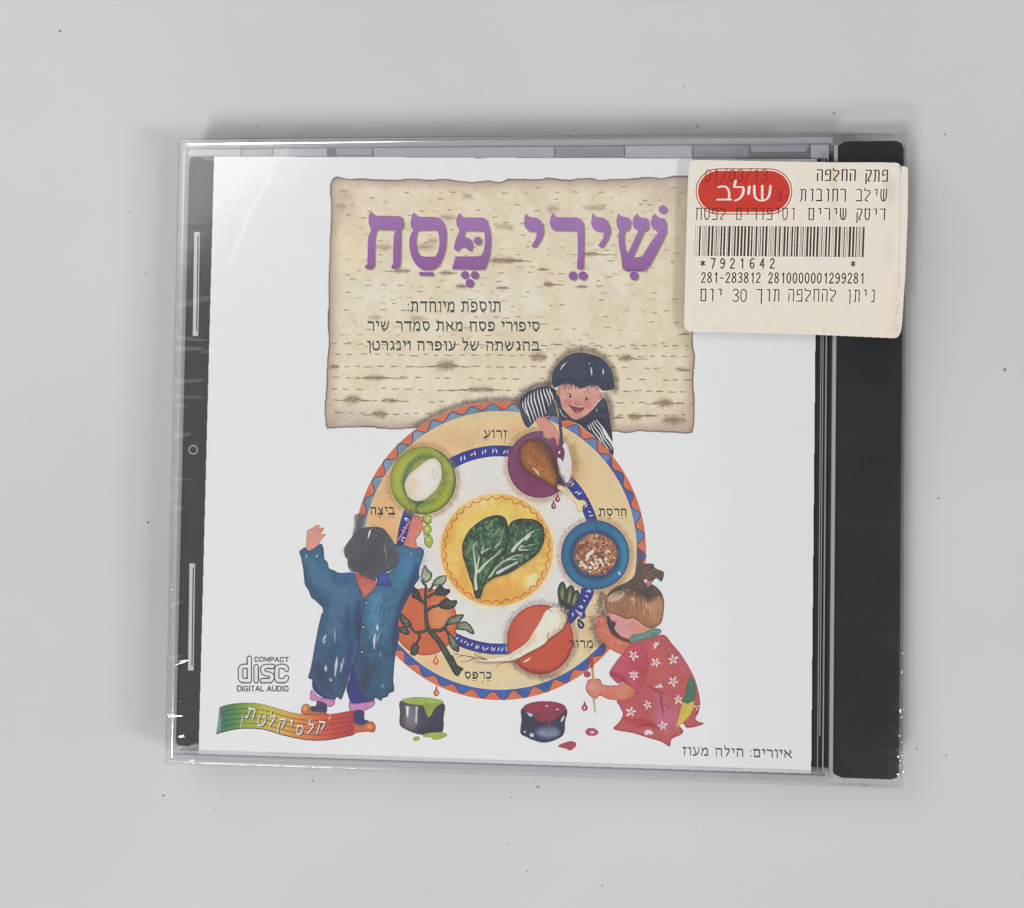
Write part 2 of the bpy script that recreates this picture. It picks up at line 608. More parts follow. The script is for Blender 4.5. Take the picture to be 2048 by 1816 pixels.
LAT = {
    "0": (.56, [[.28, .03, .09, .22, .09, .76, .28, .97, .47, .76, .47, .22, .28, .03]]),
    "1": (.56, [[.16, .22, .32, .04, .32, .97]]),
    "2": (.56, [[.08, .25, .16, .08, .30, .03, .46, .16, .44, .38, .22, .70, .07, .96], [.07, .96, .50, .96]]),
    "3": (.56, [[.08, .14, .28, .03, .46, .15, .44, .36, .26, .46, .48, .60, .47, .84, .28, .97, .08, .86]]),
    "4": (.56, [[.38, .97, .38, .04, .05, .68, .52, .68]]),
    "6": (.56, [[.46, .12, .30, .03, .10, .26, .09, .74, .28, .97, .47, .78, .45, .56, .28, .46, .10, .58]]),
    "7": (.56, [[.06, .05, .50, .05, .24, .97]]),
    "8": (.56, [[.28, .46, .11, .30, .13, .10, .28, .03, .43, .10, .45, .30, .28, .46, .08, .64, .10, .87, .28, .97, .46, .87, .48, .64, .28, .46]]),
    "9": (.56, [[.10, .88, .26, .97, .46, .74, .47, .26, .28, .03, .09, .22, .11, .44, .28, .54, .46, .42]]),
    "/": (.56, [[.50, -.05, .04, 1.12]]), "-": (.56, [[.10, .55, .46, .55]]),
    "*": (.56, [[.28, .25, .28, .75], [.06, .36, .50, .64], [.06, .64, .50, .36]]), " ": (.56, []),
    "C": (.80, [[.70, .24, .58, .06, .20, .06, .08, .24, .08, .76, .20, .94, .58, .94, .70, .76]]),
    "O": (.84, [[.20, .06, .62, .06, .75, .24, .75, .76, .62, .94, .20, .94, .08, .76, .08, .24, .20, .06]]),
    "M": (.96, [[.08, .97, .08, .06, .48, .80, .86, .06, .86, .97]]),
    "P": (.76, [[.08, .97, .08, .06, .55, .06, .68, .16, .68, .44, .55, .56, .08, .56]]),
    "A": (.84, [[.04, .97, .40, .05, .78, .97], [.18, .66, .64, .66]]),
    "T": (.74, [[.02, .06, .70, .06], [.36, .06, .36, .97]]),
    "D": (.82, [[.08, .06, .08, .94, .55, .94, .72, .72, .72, .28, .55, .06, .08, .06]]),
    "I": (.22, [[.10, .04, .10, .97]]),
    "G": (.84, [[.72, .22, .58, .06, .20, .06, .08, .24, .08, .76, .20, .94, .60, .94, .74, .80, .74, .54, .46, .54]]),
    "L": (.62, [[.08, .03, .08, .94, .58, .94]]),
    "U": (.82, [[.08, .03, .08, .76, .20, .94, .60, .94, .73, .76, .73, .03]]),
}


def glyph(c, mono):
    if c in LAT and (c != " "):
        g = LAT[c]
        return g[0], g[1], c in "0236 89"
    if mono and c in MONO:
        return MONO[c][0], MONO[c][1], False
    g = HEB[c]
    return g[0], g[1], c in "טסעש"


def srgb_lin(c):
    c = np.clip(c / 255.0, 0, 1)
    return np.where(c <= 0.04045, c / 12.92, ((c + 0.055) / 1.055) ** 2.4)


def lin_srgb(c):
    return np.where(c <= 0.0031308, c * 12.92, 1.055 * np.power(np.maximum(c, 1e-9), 1 / 2.4) - 0.055)


# ------------------------------------------------------------------ the booklet cover's artwork
def rough(p, amp, step=6, closed=True):
    """wobble an outline like a hand-drawn or torn edge"""
    q = cr(p, step, closed)
    return q + RNG.normal(0, amp, q.shape)


def dens(p, n=8, closed=False):
    p = np.asarray(p, dtype=np.float64)
    if closed:
        p = np.vstack([p, p[:1]])
    out = [a + (b - a) * t for a, b in zip(p[:-1], p[1:]) for t in np.linspace(0, 1, n, endpoint=False)]
    return np.vstack([out, p[-1:]])


SHEET_QUAD = np.array([[428, 312.5], [1634, 318], [1622, 1547], [397, 1508]], dtype=float)


def booklet_art():
    c = Canvas(384, 300, 1646, 1560, 2, (226, 226, 226))
    c.img *= (1 + 0.006 * c.N[1] + 0.006 * c.N[4])[..., None]
    sheet = c.part("cover_sheet")
    c.ids[:] = 0
    r = c.cover([SHEET_QUAD])
    c.ids[r[0]][r[1]] = sheet
    INK = (70, 64, 60)

    # ---------------- matzah sheet
    matzah = c.part("matzah_panel")
    Ta, Tb, Z3, Z4 = fr(640, 330, .19569), fr(1020, 330, .19569), fr(640, 580, .19569), fr(1000, 660, .19569)
    top = np.vstack([Ta(140, 140, 200, 128, 300, 150, 420, 145, 600, 155, 780, 160, 900, 145, 1060, 152, 1160, 158, 1260, 148, 1400, 165, 1560, 180, 1700, 165, 1840, 182, 1920, 150),
                     Tb(0, 150, 100, 150, 300, 155, 400, 138, 600, 160, 700, 143, 830, 140, 920, 160, 1050, 150, 1250, 145, 1420, 130, 1560, 140, 1700, 118, 1850, 122)])
    right = np.vstack([[[1386, 362], [1388, 420], [1387, 500], [1386, 580]], Z4(1970, 20, 1965, 150, 1985, 260, 1975, 420, 1970, 560, 1982, 700, 1980, 900, 1965, 1030, 1935, 1052)])
    bottom = np.vstack([Z4(1850, 1050, 1700, 1042, 1540, 1035, 1400, 1030, 1300, 1052, 1200, 1035, 1100, 1032, 700, 1030), Z3(1200, 1410, 960, 1408, 900, 1412, 800, 1418, 620, 1412, 530, 1398, 300, 1400, 100, 1410, 72, 1400)])
    left = np.vstack([Z3(55, 1300, 55, 1180, 68, 1050, 75, 900, 80, 720, 95, 550, 90, 400, 85, 200), Ta(88, 1700, 95, 1450, 92, 1200, 100, 1000, 105, 760, 118, 560, 120, 400, 108, 230)])
    P = cr(np.vstack([top, right, bottom, left]), 5)
    P = P + RNG.normal(0, .35, P.shape)
    reg = c.region(P)
    c.fill(P, (222, 209, 182), var=.04, grain=.025, tint=((226, 215, 198), .7), edge=((158, 134, 118), 15, .8))
    # warm and pale clouds in the dough
    for x, y, rx, ry, col, a in ((700, 385, 40, 25, (224, 196, 172), .55), (706, 480, 18, 70, (228, 205, 165), .5), (690, 420, 26, 16, (190, 160, 150), .5),
                                 (760, 400, 60, 22, (228, 214, 192), .6), (900, 395, 60, 20, (222, 206, 178), .5), (1050, 385, 90, 16, (216, 200, 172), .5),
                                 (1340, 385, 40, 24, (184, 164, 150), .5), (1368, 480, 16, 130, (188, 172, 148), .45), (1370, 640, 18, 60, (186, 168, 140), .4),
                                 (760, 585, 70, 30, (226, 221, 204), .6), (1000, 600, 90, 40, (222, 216, 200), .5), (1200, 560, 60, 40, (226, 216, 200), .5),
                                 (1120, 545, 24, 10, (222, 190, 160), .5), (690, 830, 36, 22, (190, 172, 166), .6), (760, 836, 60, 12, (198, 182, 174), .5),
                                 (1370, 830, 20, 24, (186, 166, 150), .6), (1330, 848, 50, 8, (196, 178, 160), .5), (1000, 690, 140, 40, (219, 205, 180), .4)):
        c.fill(ell(x, y, rx, ry), col, a, soft=14, clip=reg)
    # pricked rows: loose above, regular below
    L1, L2, L3 = [], [], []
    for y in np.arange(372, 700, 12.5):
        x = 675 + RNG.uniform(0, 40)
        while x < 1380:
            if RNG.random() < .42:
                l = RNG.uniform(5, 13)
                yy = y + RNG.normal(0, 2.2) + (x - 1020) * .004
                (L1 if RNG.random() < .6 else L2).append(np.array([[x, yy], [x + l * .5, yy + RNG.normal(0, .8)], [x + l, yy + RNG.normal(0, .8)]]))
            x += RNG.uniform(14, 40)
    for y in (690, 711, 734.5, 757.5, 781, 804, 829):
        x = 662 + RNG.uniform(0, 10)
        while x < 1382:
            l = RNG.uniform(6, 15)
            yy = y + RNG.normal(0, .8) + (x - 1020) * .007
            if RNG.random() < .9:
                (L2 if RNG.random() < .5 else L3).append(np.array([[x, yy], [x + l * .5, yy + RNG.normal(0, .6)], [x + l, yy + RNG.normal(0, .6)]]))
            x += l + RNG.uniform(8, 17)
    c.batch(L1, 2.6, (178, 154, 130), .65, soft=.8, clip=reg, w1=.8)
    c.batch(L2, 2.3, (138, 114, 92), .75, soft=.5, clip=reg, w1=.7)
    c.batch(L3, 2.0, (108, 84, 68), .85, soft=.4, clip=reg, w1=.6)
    # scorch marks: a thin streak with a hatched hump
    def scorch(f, x0, x1, y, hump, hw, hh, col=(116, 94, 78), a=.7):
        s = f.s
        A, B, Hx = f(x0, y)[0], f(x1, y)[0], f(hump, y)[0]
        xs = np.linspace(A[0], B[0], 26)
        ys = A[1] + RNG.normal(0, .5, 26) - hh * s * .35 * np.exp(-((xs - Hx[0]) / (hw * s)) ** 2)
        c.line(np.c_[xs, ys], 1.0, col, a, w1=1.0, wm=2.6, clip=reg, soft=.4)
        c.fill(ell(Hx[0], Hx[1] - hh * s * .25, hw * s, hh * s * .55), (160, 138, 116), .55, soft=3, clip=reg)
        path = np.c_[np.linspace(Hx[0] - hw * s, Hx[0] + hw * s, 20), np.full(20, Hx[1])]
        c.fuzz(path, col, 36, hh * s * .8, 1.0, .5, hh * s * .25, ang=2.2, clip=reg, jitter=.5)
    for q in ((Z3, 900, 1560, 785, 1290, 90, 90), (Z3, 340, 900, 905, 560, 110, 40), (Z3, 1230, 1870, 1025, 1650, 130, 50), (Z3, 160, 555, 1130, 330, 70, 80),
              (Z3, 640, 850, 1135, 700, 60, 40), (Z3, 430, 700, 1278, 610, 60, 70), (Z3, 110, 200, 790, 140, 40, 30), (Z4, 300, 480, 290, 390, 70, 90),
              (Z4, 1210, 1510, 298, 1280, 60, 60), (Z4, 1480, 1880, 758, 1690, 70, 80), (Z4, 1140, 1280, 898, 1200, 30, 16), (Z4, 1310, 1450, 895, 1380, 60, 60), (Z4, 1450, 1590, 880, 1520, 40, 20), (Z4, 1660, 1900, 930, 1780, 110, 70),
              (Z4, 1850, 1940, 45, 1890, 30, 20), (Z4, 1800, 1940, 415, 1880, 50, 20),
              (Ta, 650, 930, 1090, 840, 60, 40), (Ta, 1200, 1400, 1110, 1290, 50, 40), (Ta, 1730, 2060, 985, 1860, 120, 60), (Tb, -60, 220, 985, 40, 90, 30),
              (Tb, 620, 1090, 918, 820, 60, 40), (Tb, 340, 560, 1225, 390, 40, 50), (Tb, 660, 800, 1248, 730, 50, 20), (Tb, 280, 400, 1072, 330, 40, 20), (Ta, 1390, 1540, 1245, 1440, 40, 40), (Ta, 1800, 1940, 1262, 1860, 60, 24)):
        scorch(*q)
    for f, x, y, rx, ry in ((Ta, 650, 840, 80, 40), (Ta, 1080, 840, 90, 45), (Ta, 1150, 775, 50, 30), (Ta, 1880, 632, 90, 30), (Ta, 1310, 535, 70, 34), (Tb, 860, 440, 110, 26), (Tb, 440, 445, 60, 40),
                            (Ta, 1000, 1570, 60, 22), (Ta, 560, 1560, 60, 24), (Ta, 1500, 320, 50, 30), (Ta, 210, 420, 50, 50)):
        o = f(x, y)[0]
        c.fill(ell(o[0], o[1], rx * f.s, ry * f.s), (168, 142, 122), .42, soft=4, clip=reg)
        c.fuzz(np.c_[np.linspace(o[0] - rx * f.s, o[0] + rx * f.s, 12), np.full(12, o[1])], (130, 106, 92), 16, 6, .9, .4, 2.5, ang=0.2, clip=reg)
    # torn, inked border
    c.fuzz(P, (150, 130, 126), 620, 6, 1.0, .35, 2.6, clip=reg, bias=0)
    q = np.vstack([P, P[:1]])
    c.fill([taper(q[i:i + 14] if i + 14 <= len(q) else q[i:], RNG.uniform(1.6, 3.0), RNG.uniform(1.6, 3.0)) for i in range(0, len(q) - 2, 12)], (98, 88, 96), .85, soft=.5, own=False)
    for f, x, y, n in ((Z4, 1780, 960, 26), (Z3, 160, 1300, 30), (Ta, 240, 300, 18)):
        o = f(x, y)[0]
        c.fuzz(np.c_[np.linspace(o[0] - 14, o[0] + 14, 10), np.full(10, o[1])], (214, 200, 188), n, 8, 1, .5, 6, ang=2.2, clip=reg)
        c.fuzz(np.c_[np.linspace(o[0] - 16, o[0] + 16, 10), np.full(10, o[1])], (140, 120, 112), n, 8, .8, .4, 7, ang=2.2, clip=reg)

    # ---------------- title
    title = c.part("title_lettering", "matzah_panel")
    D = lambda f, x, y, r_: ell(*f(x, y)[0], r_ * f.s, r_ * f.s, 0, 24)
    het = Ta(497, 575, 500, 520, 512, 488, 530, 480, 548, 500, 575, 520, 820, 525, 846, 542, 856, 590, 850, 640, 828, 662, 828, 760, 825, 900, 822, 1000, 812, 1045, 785, 1058, 745, 1062, 726, 1048, 750, 1005, 749, 850, 755, 720, 775, 668, 700, 662, 590, 660, 575, 682, 562, 750, 560, 900, 560, 1010, 545, 1050, 510, 1068, 465, 1055, 458, 1042, 485, 1010, 488, 900, 490, 780, 498, 720, 525, 668, 515, 640, 503, 610)
    sam_o = cr(Ta(928, 600, 935, 540, 950, 500, 966, 490, 985, 512, 1020, 530, 1100, 532, 1190, 535, 1238, 558, 1272, 610, 1290, 690, 1288, 800, 1270, 900, 1230, 1000, 1170, 1060, 1100, 1074, 1030, 1060, 975, 1010, 935, 930, 915, 830, 918, 750, 935, 700, 955, 665, 935, 640), 4)
    sam_i = cr(Ta(1010, 672, 1100, 668, 1190, 668, 1215, 720, 1221, 800, 1210, 880, 1180, 932, 1110, 938, 1050, 935, 1005, 900, 985, 830, 980, 760, 990, 700), 4)
    pe = Ta(1392, 590, 1398, 545, 1415, 505, 1428, 490, 1442, 515, 1470, 535, 1670, 540, 1705, 560, 1732, 640, 1745, 740, 1742, 850, 1722, 960, 1695, 1045, 1680, 1066, 1640, 1070, 1350, 1062, 1388, 935, 1600, 935, 1650, 925, 1678, 870, 1688, 780, 1685, 700, 1668, 675, 1490, 672, 1475, 700, 1470, 735, 1510, 745, 1545, 765, 1560, 800, 1555, 860, 1540, 880, 1515, 870, 1490, 845, 1460, 835, 1430, 850, 1410, 880, 1380, 870, 1368, 850, 1385, 780, 1400, 730, 1420, 700, 1425, 660, 1400, 630)
    yod1 = Tb(145, 590, 150, 530, 165, 496, 182, 520, 215, 535, 270, 540, 310, 565, 340, 620, 342, 700, 315, 770, 275, 830, 240, 845, 220, 828, 240, 795, 265, 755, 275, 690, 245, 682, 190, 675, 155, 640)
    resh = Tb(406, 590, 418, 530, 440, 488, 452, 512, 480, 535, 690, 538, 730, 560, 752, 600, 757, 680, 757, 900, 750, 1050, 735, 1066, 690, 1062, 685, 1040, 695, 900, 692, 690, 660, 674, 450, 670, 420, 640)
    yod2 = Tb(830, 590, 838, 530, 850, 488, 864, 515, 890, 535, 950, 540, 995, 570, 1024, 640, 1024, 700, 995, 770, 965, 820, 940, 847, 903, 828, 925, 790, 955, 750, 965, 690, 930, 682, 870, 672, 842, 640)
    shin = Tb(1088, 580, 1095, 530, 1110, 496, 1126, 520, 1160, 532, 1215, 540, 1232, 570, 1228, 640, 1190, 668, 1168, 690, 1165, 770, 1180, 860, 1205, 910, 1260, 790, 1310, 680, 1295, 660, 1262, 640, 1252, 590, 1265, 540, 1297, 496, 1307, 520, 1345, 540, 1400, 545, 1415, 570, 1418, 650, 1370, 680, 1340, 750, 1255, 940, 1290, 945, 1350, 938, 1380, 890, 1440, 790, 1515, 690, 1480, 660, 1445, 630, 1440, 590, 1455, 530, 1480, 493, 1492, 520, 1530, 540, 1580, 550, 1600, 590, 1600, 680, 1570, 750, 1500, 890, 1430, 1020, 1390, 1065, 1350, 1080, 1190, 1082, 1150, 1060, 1140, 960, 1115, 820, 1105, 720, 1120, 680, 1095, 630)
    letters = [orient(p) for p in (het, sam_o, pe, yod1, resh, yod2, shin)] + [orient(sam_i)[::-1]]
    letters += [orient(Ta(1015, 1096, 1160, 1096, 1156, 1132, 1014, 1128))]
    letters += [D(Ta, 1612, 775, 40), D(Ta, 1482, 1125, 40), D(Ta, 1582, 1125, 40), D(Ta, 1530, 1208, 42)]
    letters += [D(Tb, 645, 1132, 44), D(Tb, 745, 1132, 44), D(Tb, 1562, 455, 42), D(Tb, 1268, 1132, 44)]
    sh = [p + (2.6, 2.4) for p in letters]
    c.fill(sh, (112, 96, 92), .7, soft=1.2, own=False)
    c.fill([p + (-1.0, -0.6) for p in letters], (196, 160, 200), .8, soft=.4, own=False)
    c.fill(letters, (160, 118, 172), grad=(1000, 425, 990, 555, (140, 90, 148)), var=.03, grain=.03)
    c.fill([p * .0 + (p - p.mean(0)) * .9 + p.mean(0) - (0.5, .8) for p in letters[:7]], (166, 124, 176), .12, soft=2, own=False, clip=c.region(letters))

    # ---------------- subtitle, three lines
    c.part("subtitle_lettering", "matzah_panel")
    c.word("תוספת מיוחדת:", 815, 1002.5, 602.5, 624.5, 1.2, 2.0, INK)
    c.word("סיפורי פסח מאת סמדר שיר", 735.5, 1080, 642, 661.5, 1.2, 1.95, INK, slope=.004)
    c.word("בהגשתה של עופרה וינגרטן", 734.5, 1080, 681.5, 701, 1.25, 2.05, INK, slope=.004)

    # ---------------- the plate
    plate = c.part("seder_plate")
    CX, CY, RX, RY = 1000., 1102., 292., 298.
    body = ell(CX, CY, RX, RY, 0, 400)
    arc = ell(CX, CY, RX + 3, RY + 3, 0, 120, math.pi * 1.18, math.pi * 1.66)
    c.line(arc[::3], 9, (104, 84, 80), .6, soft=4, clip=reg)
    c.fuzz(ell(CX, CY, RX + 6, RY + 6, 0, 160, math.pi * 1.18, math.pi * 1.66), (104, 84, 78), 420, 9, 1.0, .5, 4, clip=reg)
    rim = c.part("plate_rim", "seder_plate")
    c.fill(body, (208, 120, 94), var=.10, tint=((192, 98, 76), .7))
    t = np.linspace(0, 2 * math.pi, 1600)
    amp = .0245 * (1 + .25 * np.sin(5 * t + 1))
    wav = .969 + amp * np.sin(42 * t + .6 * np.sin(3 * t))
    wave = np.c_[CX + RX * wav * np.cos(t), CY + RY * wav * np.sin(t)]
    c.fill(wave, (96, 122, 164), var=.10, grad=(760, 1250, 1180, 900, (106, 128, 172)))
    rg = c.region(wave)
    for a0, a1, col in ((.95 * math.pi, 1.55 * math.pi, (122, 148, 160)), (.03 * math.pi, .93 * math.pi, (58, 88, 158)), (1.78 * math.pi, 1.9 * math.pi, (76, 84, 146)), (.9 * math.pi, 1.02 * math.pi, (96, 88, 98)), (-.02, .12, (88, 84, 108))):
        k = ell(CX, CY, RX * .99, RY * .99, 0, 60, a0, a1)
        c.fill(np.vstack([k, ell(CX, CY, RX * .9, RY * .9, 0, 60, a0, a1)[::-1]]), col, .8, soft=2, clip=rg, var=.15, own=False)
    c.line(wave, 1.7, (52, 52, 92), .9, smooth=False)
    c.cur = plate
    c.fill(ell(CX, CY - 1, RX * .937, RY * .935, 0, 300), (220, 194, 150), var=.04, grad=(850, 900, 1000, 1380, (218, 202, 166)), tint=((226, 186, 140), .5))
    beige = c.region(ell(CX, CY, RX * .937, RY * .935, 0, 300))
    # warm orange wash, top left and right side
    for x, y, rx, ry, a in ((760, 1010, 40, 90, .6), (830, 905, 60, 26, .6), (920, 880, 50, 18, .4), (1040, 872, 26, 30, .45), (790, 1090, 30, 40, .45), (1150, 950, 20, 70, .3), (1225, 1190, 20, 40, .55), (1190, 1260, 30, 40, .35), (870, 1330, 40, 14, .45), (1010, 1310, 60, 12, .3)):
        c.fill(ell(x, y, rx, ry), (214, 150, 100), a * .75, soft=12, clip=beige, own=False)
    ring = c.part("blue_band", "seder_plate")
    rO, rI = .702, .628
    c.fill(ell(CX - 2, CY - 2, RX * rO, RY * rO, 0, 240), (46, 66, 138), var=.12, tint=((58, 88, 160), .6), edge=((34, 46, 104), 2, .6))
    c.cur = plate
    c.fill(ell(CX - 2, CY - 2, RX * rI, RY * rI, 0, 240), (220, 216, 211), var=.012)
    # white flecks on the band
    c.cur = ring
    fl = []
    for ang in np.r_[np.arange(248, 292, 6.5), np.arange(318, 352, 7), np.arange(20, 46, 7), np.arange(80, 118, 4.6), np.arange(186, 200, 6)]:
        for da, tl in ((-.9, .5), (.9, .1)):
            a = math.radians(ang + da + RNG.normal(0, .3))
            rr = (rO + rI) / 2 + RNG.normal(0, .004)
            o = np.array([CX - 2 + RX * rr * math.cos(a), CY - 2 + RY * rr * math.sin(a)])
            th = a + tl + RNG.normal(0, .2)
            u = np.array([math.cos(th), math.sin(th)]) * RNG.uniform(3.5, 5.5)
            fl.append(taper(np.array([o - u, o, o + u]), .8, .8, 3.0))
    c.fill(fl, (214, 218, 232), .92, own=False)

    def bowl(name, cx, cy, rx, ry, col, tint, dark, fz=(120, 92, 74), halo=True, own_label=None):
        c.cur = plate
        if halo:
            c.fill(ell(cx + 2, cy + 4, rx + 5, ry + 5), (196, 158, 118), .5, soft=5, own=False)
            c.fuzz(ell(cx, cy, rx + 4, ry + 4, 0, 90), fz, 300, 10, .9, .36, 4)
        k = c.part(name, "seder_plate", own_label)
        c.fill(ell(cx, cy, rx, ry, 0, 90), col, var=.07, tint=tint, edge=(dark, 4, .55))
        return k

    # egg bowl
    Z5 = fr(700, 840, .19569)
    bowl("egg_bowl", 846, 961, 66, 68, (158, 162, 78), ((132, 148, 74), .6), (84, 106, 62))
    regb = c.region(ell(846, 961, 66, 68))
    for a0, a1, rr, wd, col, al in ((2.2, 4.4, 50, 20, (190, 186, 84), .7), (4.5, 5.8, 54, 20, (166, 176, 86), .6), (.3, 1.5, 52, 22, (178, 186, 66), .7), (-.6, .2, 56, 10, (188, 190, 96), .7), (1.6, 2.3, 50, 16, (150, 168, 64), .6)):
        c.line(ell(846, 961, rr, rr * 1.03, 0, 20, a0, a1), wd * .4, col, al, wm=wd, soft=4, clip=regb)
    c.fuzz(ell(848, 961, 40, 50, .25, 70), (74, 104, 66), 330, 11, 1.0, .4, 4, clip=regb)
    c.line(ell(848, 960, 38, 47, .3, 40, .9, 4.9), 3, (70, 104, 104), .6, wm=10, soft=3, clip=regb)
    c.fuzz(ell(846, 961, 64, 66, 0, 70, -1.0, 2.6), (70, 92, 62), 240, 8, .9, .42, 2.5, clip=regb)
    c.fuzz(ell(846, 961, 56, 58, 0, 70), (108, 132, 60), 320, 9, .9, .25, 6, clip=regb)
    c.line(ell(846, 961, 64.5, 66.5, 0, 60, -1.2, 1.8), 1.4, (60, 74, 60), .8)
    egg = cr(Z5(850, 388, 780, 410, 690, 480, 600, 560, 560, 640, 560, 700, 590, 780, 650, 825, 720, 830, 790, 800, 870, 730, 925, 640, 942, 560, 930, 460, 895, 405), 6)
    c.part("egg", "seder_plate")
    c.fill(egg, (226, 220, 211), var=.015, edge=((196, 172, 140), 6, .6))
    c.fill(ell(822, 976, 12, 24, .5), (214, 182, 142), .55, soft=7, clip=c.region(egg), own=False)
    c.line(egg, 1.4, (84, 100, 86), .7, closed=True)
    c.line(Z5(830, 490, 862, 498, 880, 540, 880, 580, 862, 598, 848, 570, 850, 520), 1.0, (150, 142, 134), .8)
    c.cur = c.names.index(("egg_bowl", "seder_plate", None))
    c.line(Z5(730, 840, 690, 870, 672, 920, 700, 945), 5, (70, 92, 60), .8, w1=2)
    c.line(Z5(640, 830, 700, 850, 760, 840), 2.5, (60, 90, 62), .8)

    # shank bone bowl
    Z6 = fr(980, 840, .19569)
    sb = bowl("shank_bone_bowl", 1080, 929, 65, 67, (132, 74, 104), ((112, 62, 92), .7), (92, 50, 82))
    regb = c.region(ell(1080, 929, 65, 67))
    c.fuzz(ell(1080, 929, 52, 54, 0, 70), (158, 98, 124), 260, 13, 1.1, .22, 7, clip=regb, ang=.4)
    c.fuzz(ell(1080, 929, 40, 44, 0, 70), (92, 52, 82), 260, 13, 1.1, .25, 8, clip=regb, ang=2.4)
    c.fill(ell(1068, 876, 60, 26), (112, 98, 120), .55, soft=10, clip=regb, own=False)
    gap = cr(Z6(745, 250, 690, 400, 700, 480, 690, 560, 740, 620, 790, 640, 830, 560, 838, 430, 815, 330, 780, 240), 5)
    c.fill(gap, (216, 212, 208), var=.015, soft=.6)
    c.fuzz(np.array(Z6(850, 250, 880, 380, 880, 480, 850, 590)), (176, 132, 80), 140, 12, 1.1, .4, 4)
    c.part("roast_shank", "seder_plate")
    shank = cr(Z6(292, 320, 335, 235, 420, 192, 510, 200, 590, 270, 650, 390, 695, 520, 715, 610, 700, 690, 650, 690, 560, 625, 450, 570, 360, 510, 308, 420), 6)
    c.fill([p + (2, 2) for p in [shank]], (56, 44, 58), .75, soft=3.5, own=False)
    c.fill(shank, (164, 106, 66), var=.14, tint=((146, 88, 52), .7), edge=((70, 50, 48), 6, .8), grain=.08)
    rs = c.region(shank)
    c.fill(cr(Z6(420, 195, 540, 210, 640, 360, 700, 560, 650, 500, 560, 360, 480, 280), 5), (92, 72, 66), .65, soft=5, clip=rs, own=False)
    c.fuzz(Z6(330, 330, 420, 450, 540, 560, 640, 640), (196, 140, 92), 150, 9, 1, .35, 8, clip=rs, ang=.7)
    c.dots(*Z6(420, 390)[0], 26, 24, 26, .9, 1.6, [(66, 42, 36)], .9, clip=rs)
    c.dots(*Z6(540, 530)[0], 24, 13, 10, .9, 1.6, [(66, 42, 36)], .9, .6, clip=rs)
    c.line(Z6(440, 490, 480, 530, 505, 570), 1.5, (226, 204, 180), .8, wm=4)
    bone = cr(Z6(690, 650, 735, 672, 800, 718, 858, 775, 900, 815, 950, 818, 982, 835, 985, 865, 950, 880, 948, 925, 915, 945, 885, 925, 882, 880, 850, 835, 790, 785, 735, 730, 690, 700), 5)
    c.part("shank_bone", "seder_plate")
    c.fill(bone, (222, 206, 168), var=.05, edge=((166, 140, 100), 2, .6))
    c.fuzz(Z6(720, 640, 690, 620, 740, 640), (48, 40, 48), 90, 9, 1, .5, 5)
    c.fuzz(Z6(640, 420, 690, 540, 740, 640), (52, 42, 52), 130, 10, 1, .4, 3)
    # charoset bowl
    cb = bowl("charoset_bowl", 1190.5, 1110, 68.5, 69.5, (58, 110, 144), ((46, 96, 130), .7), (30, 66, 98))
    regb = c.region(ell(1190.5, 1110, 68.5, 69.5))
    c.fuzz(ell(1190, 1110, 56, 57, 0, 80), (86, 140, 170), 200, 14, 1.2, .22, 4, clip=regb, jitter=.2)
    c.line(ell(1190, 1110, 47, 46, 0, 40), 6, (26, 52, 82), .7, soft=3, clip=regb)
    c.line(ell(1190, 1110, 60, 61, 0, 30, -1.0, 1.0), 3, (96, 146, 176), .6, wm=10, soft=4, clip=regb)
    c.line(Z6(1310, 1555, 1335, 1580), 2, (196, 214, 220), .9, wm=4)
    c.part("charoset_paste", "seder_plate")
    paste = rough(ell(1191.5, 1109, 44, 42, 0, 26), 1.1, 4)
    c.fill(paste, (160, 112, 88), var=.18, edge=((110, 74, 58), 3, .6))
    rp = c.region(paste)
    c.dots(1191, 1109, 42, 40, 330, 1.2, 3.0, [(74, 44, 40), (196, 150, 118), (118, 72, 60), (206, 168, 140), (140, 92, 74)], .9, clip=rp)
    c.dots(1188, 1128, 32, 16, 22, 2, 4.2, [(228, 212, 194)], .95, clip=rp)
    c.dots(1205, 1116, 30, 26, 16, 1.6, 3, [(220, 200, 178)], .9, clip=rp)
    c.line(Z6(985, 1390, 1060, 1340), 4, (228, 216, 204), .9, wm=7)
    # radish bowl
    Z9 = fr(980, 1130, .15656)
    bowl("radish_bowl", 1080.5, 1279, 66.5, 70, (194, 92, 72), ((182, 80, 62), .6), (140, 56, 56), fz=(70, 66, 96))
    regb = c.region(ell(1080.5, 1279, 66.5, 70))
    c.fill(ell(1066, 1250, 30, 34), (206, 110, 92), .4, soft=12, clip=regb, own=False)
    c.fuzz(ell(1080, 1279, 64, 68, 0, 70, .1, 2.4), (96, 44, 56), 170, 8, 1, .4, 2.5, clip=regb)
    c.line(Z9(430, 1240, 480, 1215, 515, 1185), 2, (236, 206, 188), .9, wm=4)
    c.part("white_radish", "seder_plate")
    rad = cr(Z9(745, 560, 850, 535, 935, 575, 985, 660, 965, 760, 905, 835, 820, 895, 745, 945, 705, 1000, 600, 1065, 480, 1125, 380, 1185, 280, 1222, 120, 1232, 0, 1236, -110, 1232, -230, 1208, -110, 1200, 0, 1190, 200, 1160, 300, 1105, 420, 1030, 500, 950, 560, 850, 640, 720, 690, 620), 5)
    c.fill([rad + (1.5, 3)], (90, 48, 50), .5, soft=2.5, own=False, clip=beige)
    c.fill(rad, (232, 222, 204), var=.04, edge=((186, 160, 126), 2.2, .6))
    rr_ = c.region(rad)
    c.fuzz(Z9(860, 560, 960, 700, 900, 810, 740, 930), (150, 126, 96), 120, 8, .9, .4, 4, clip=rr_, ang=1.9)
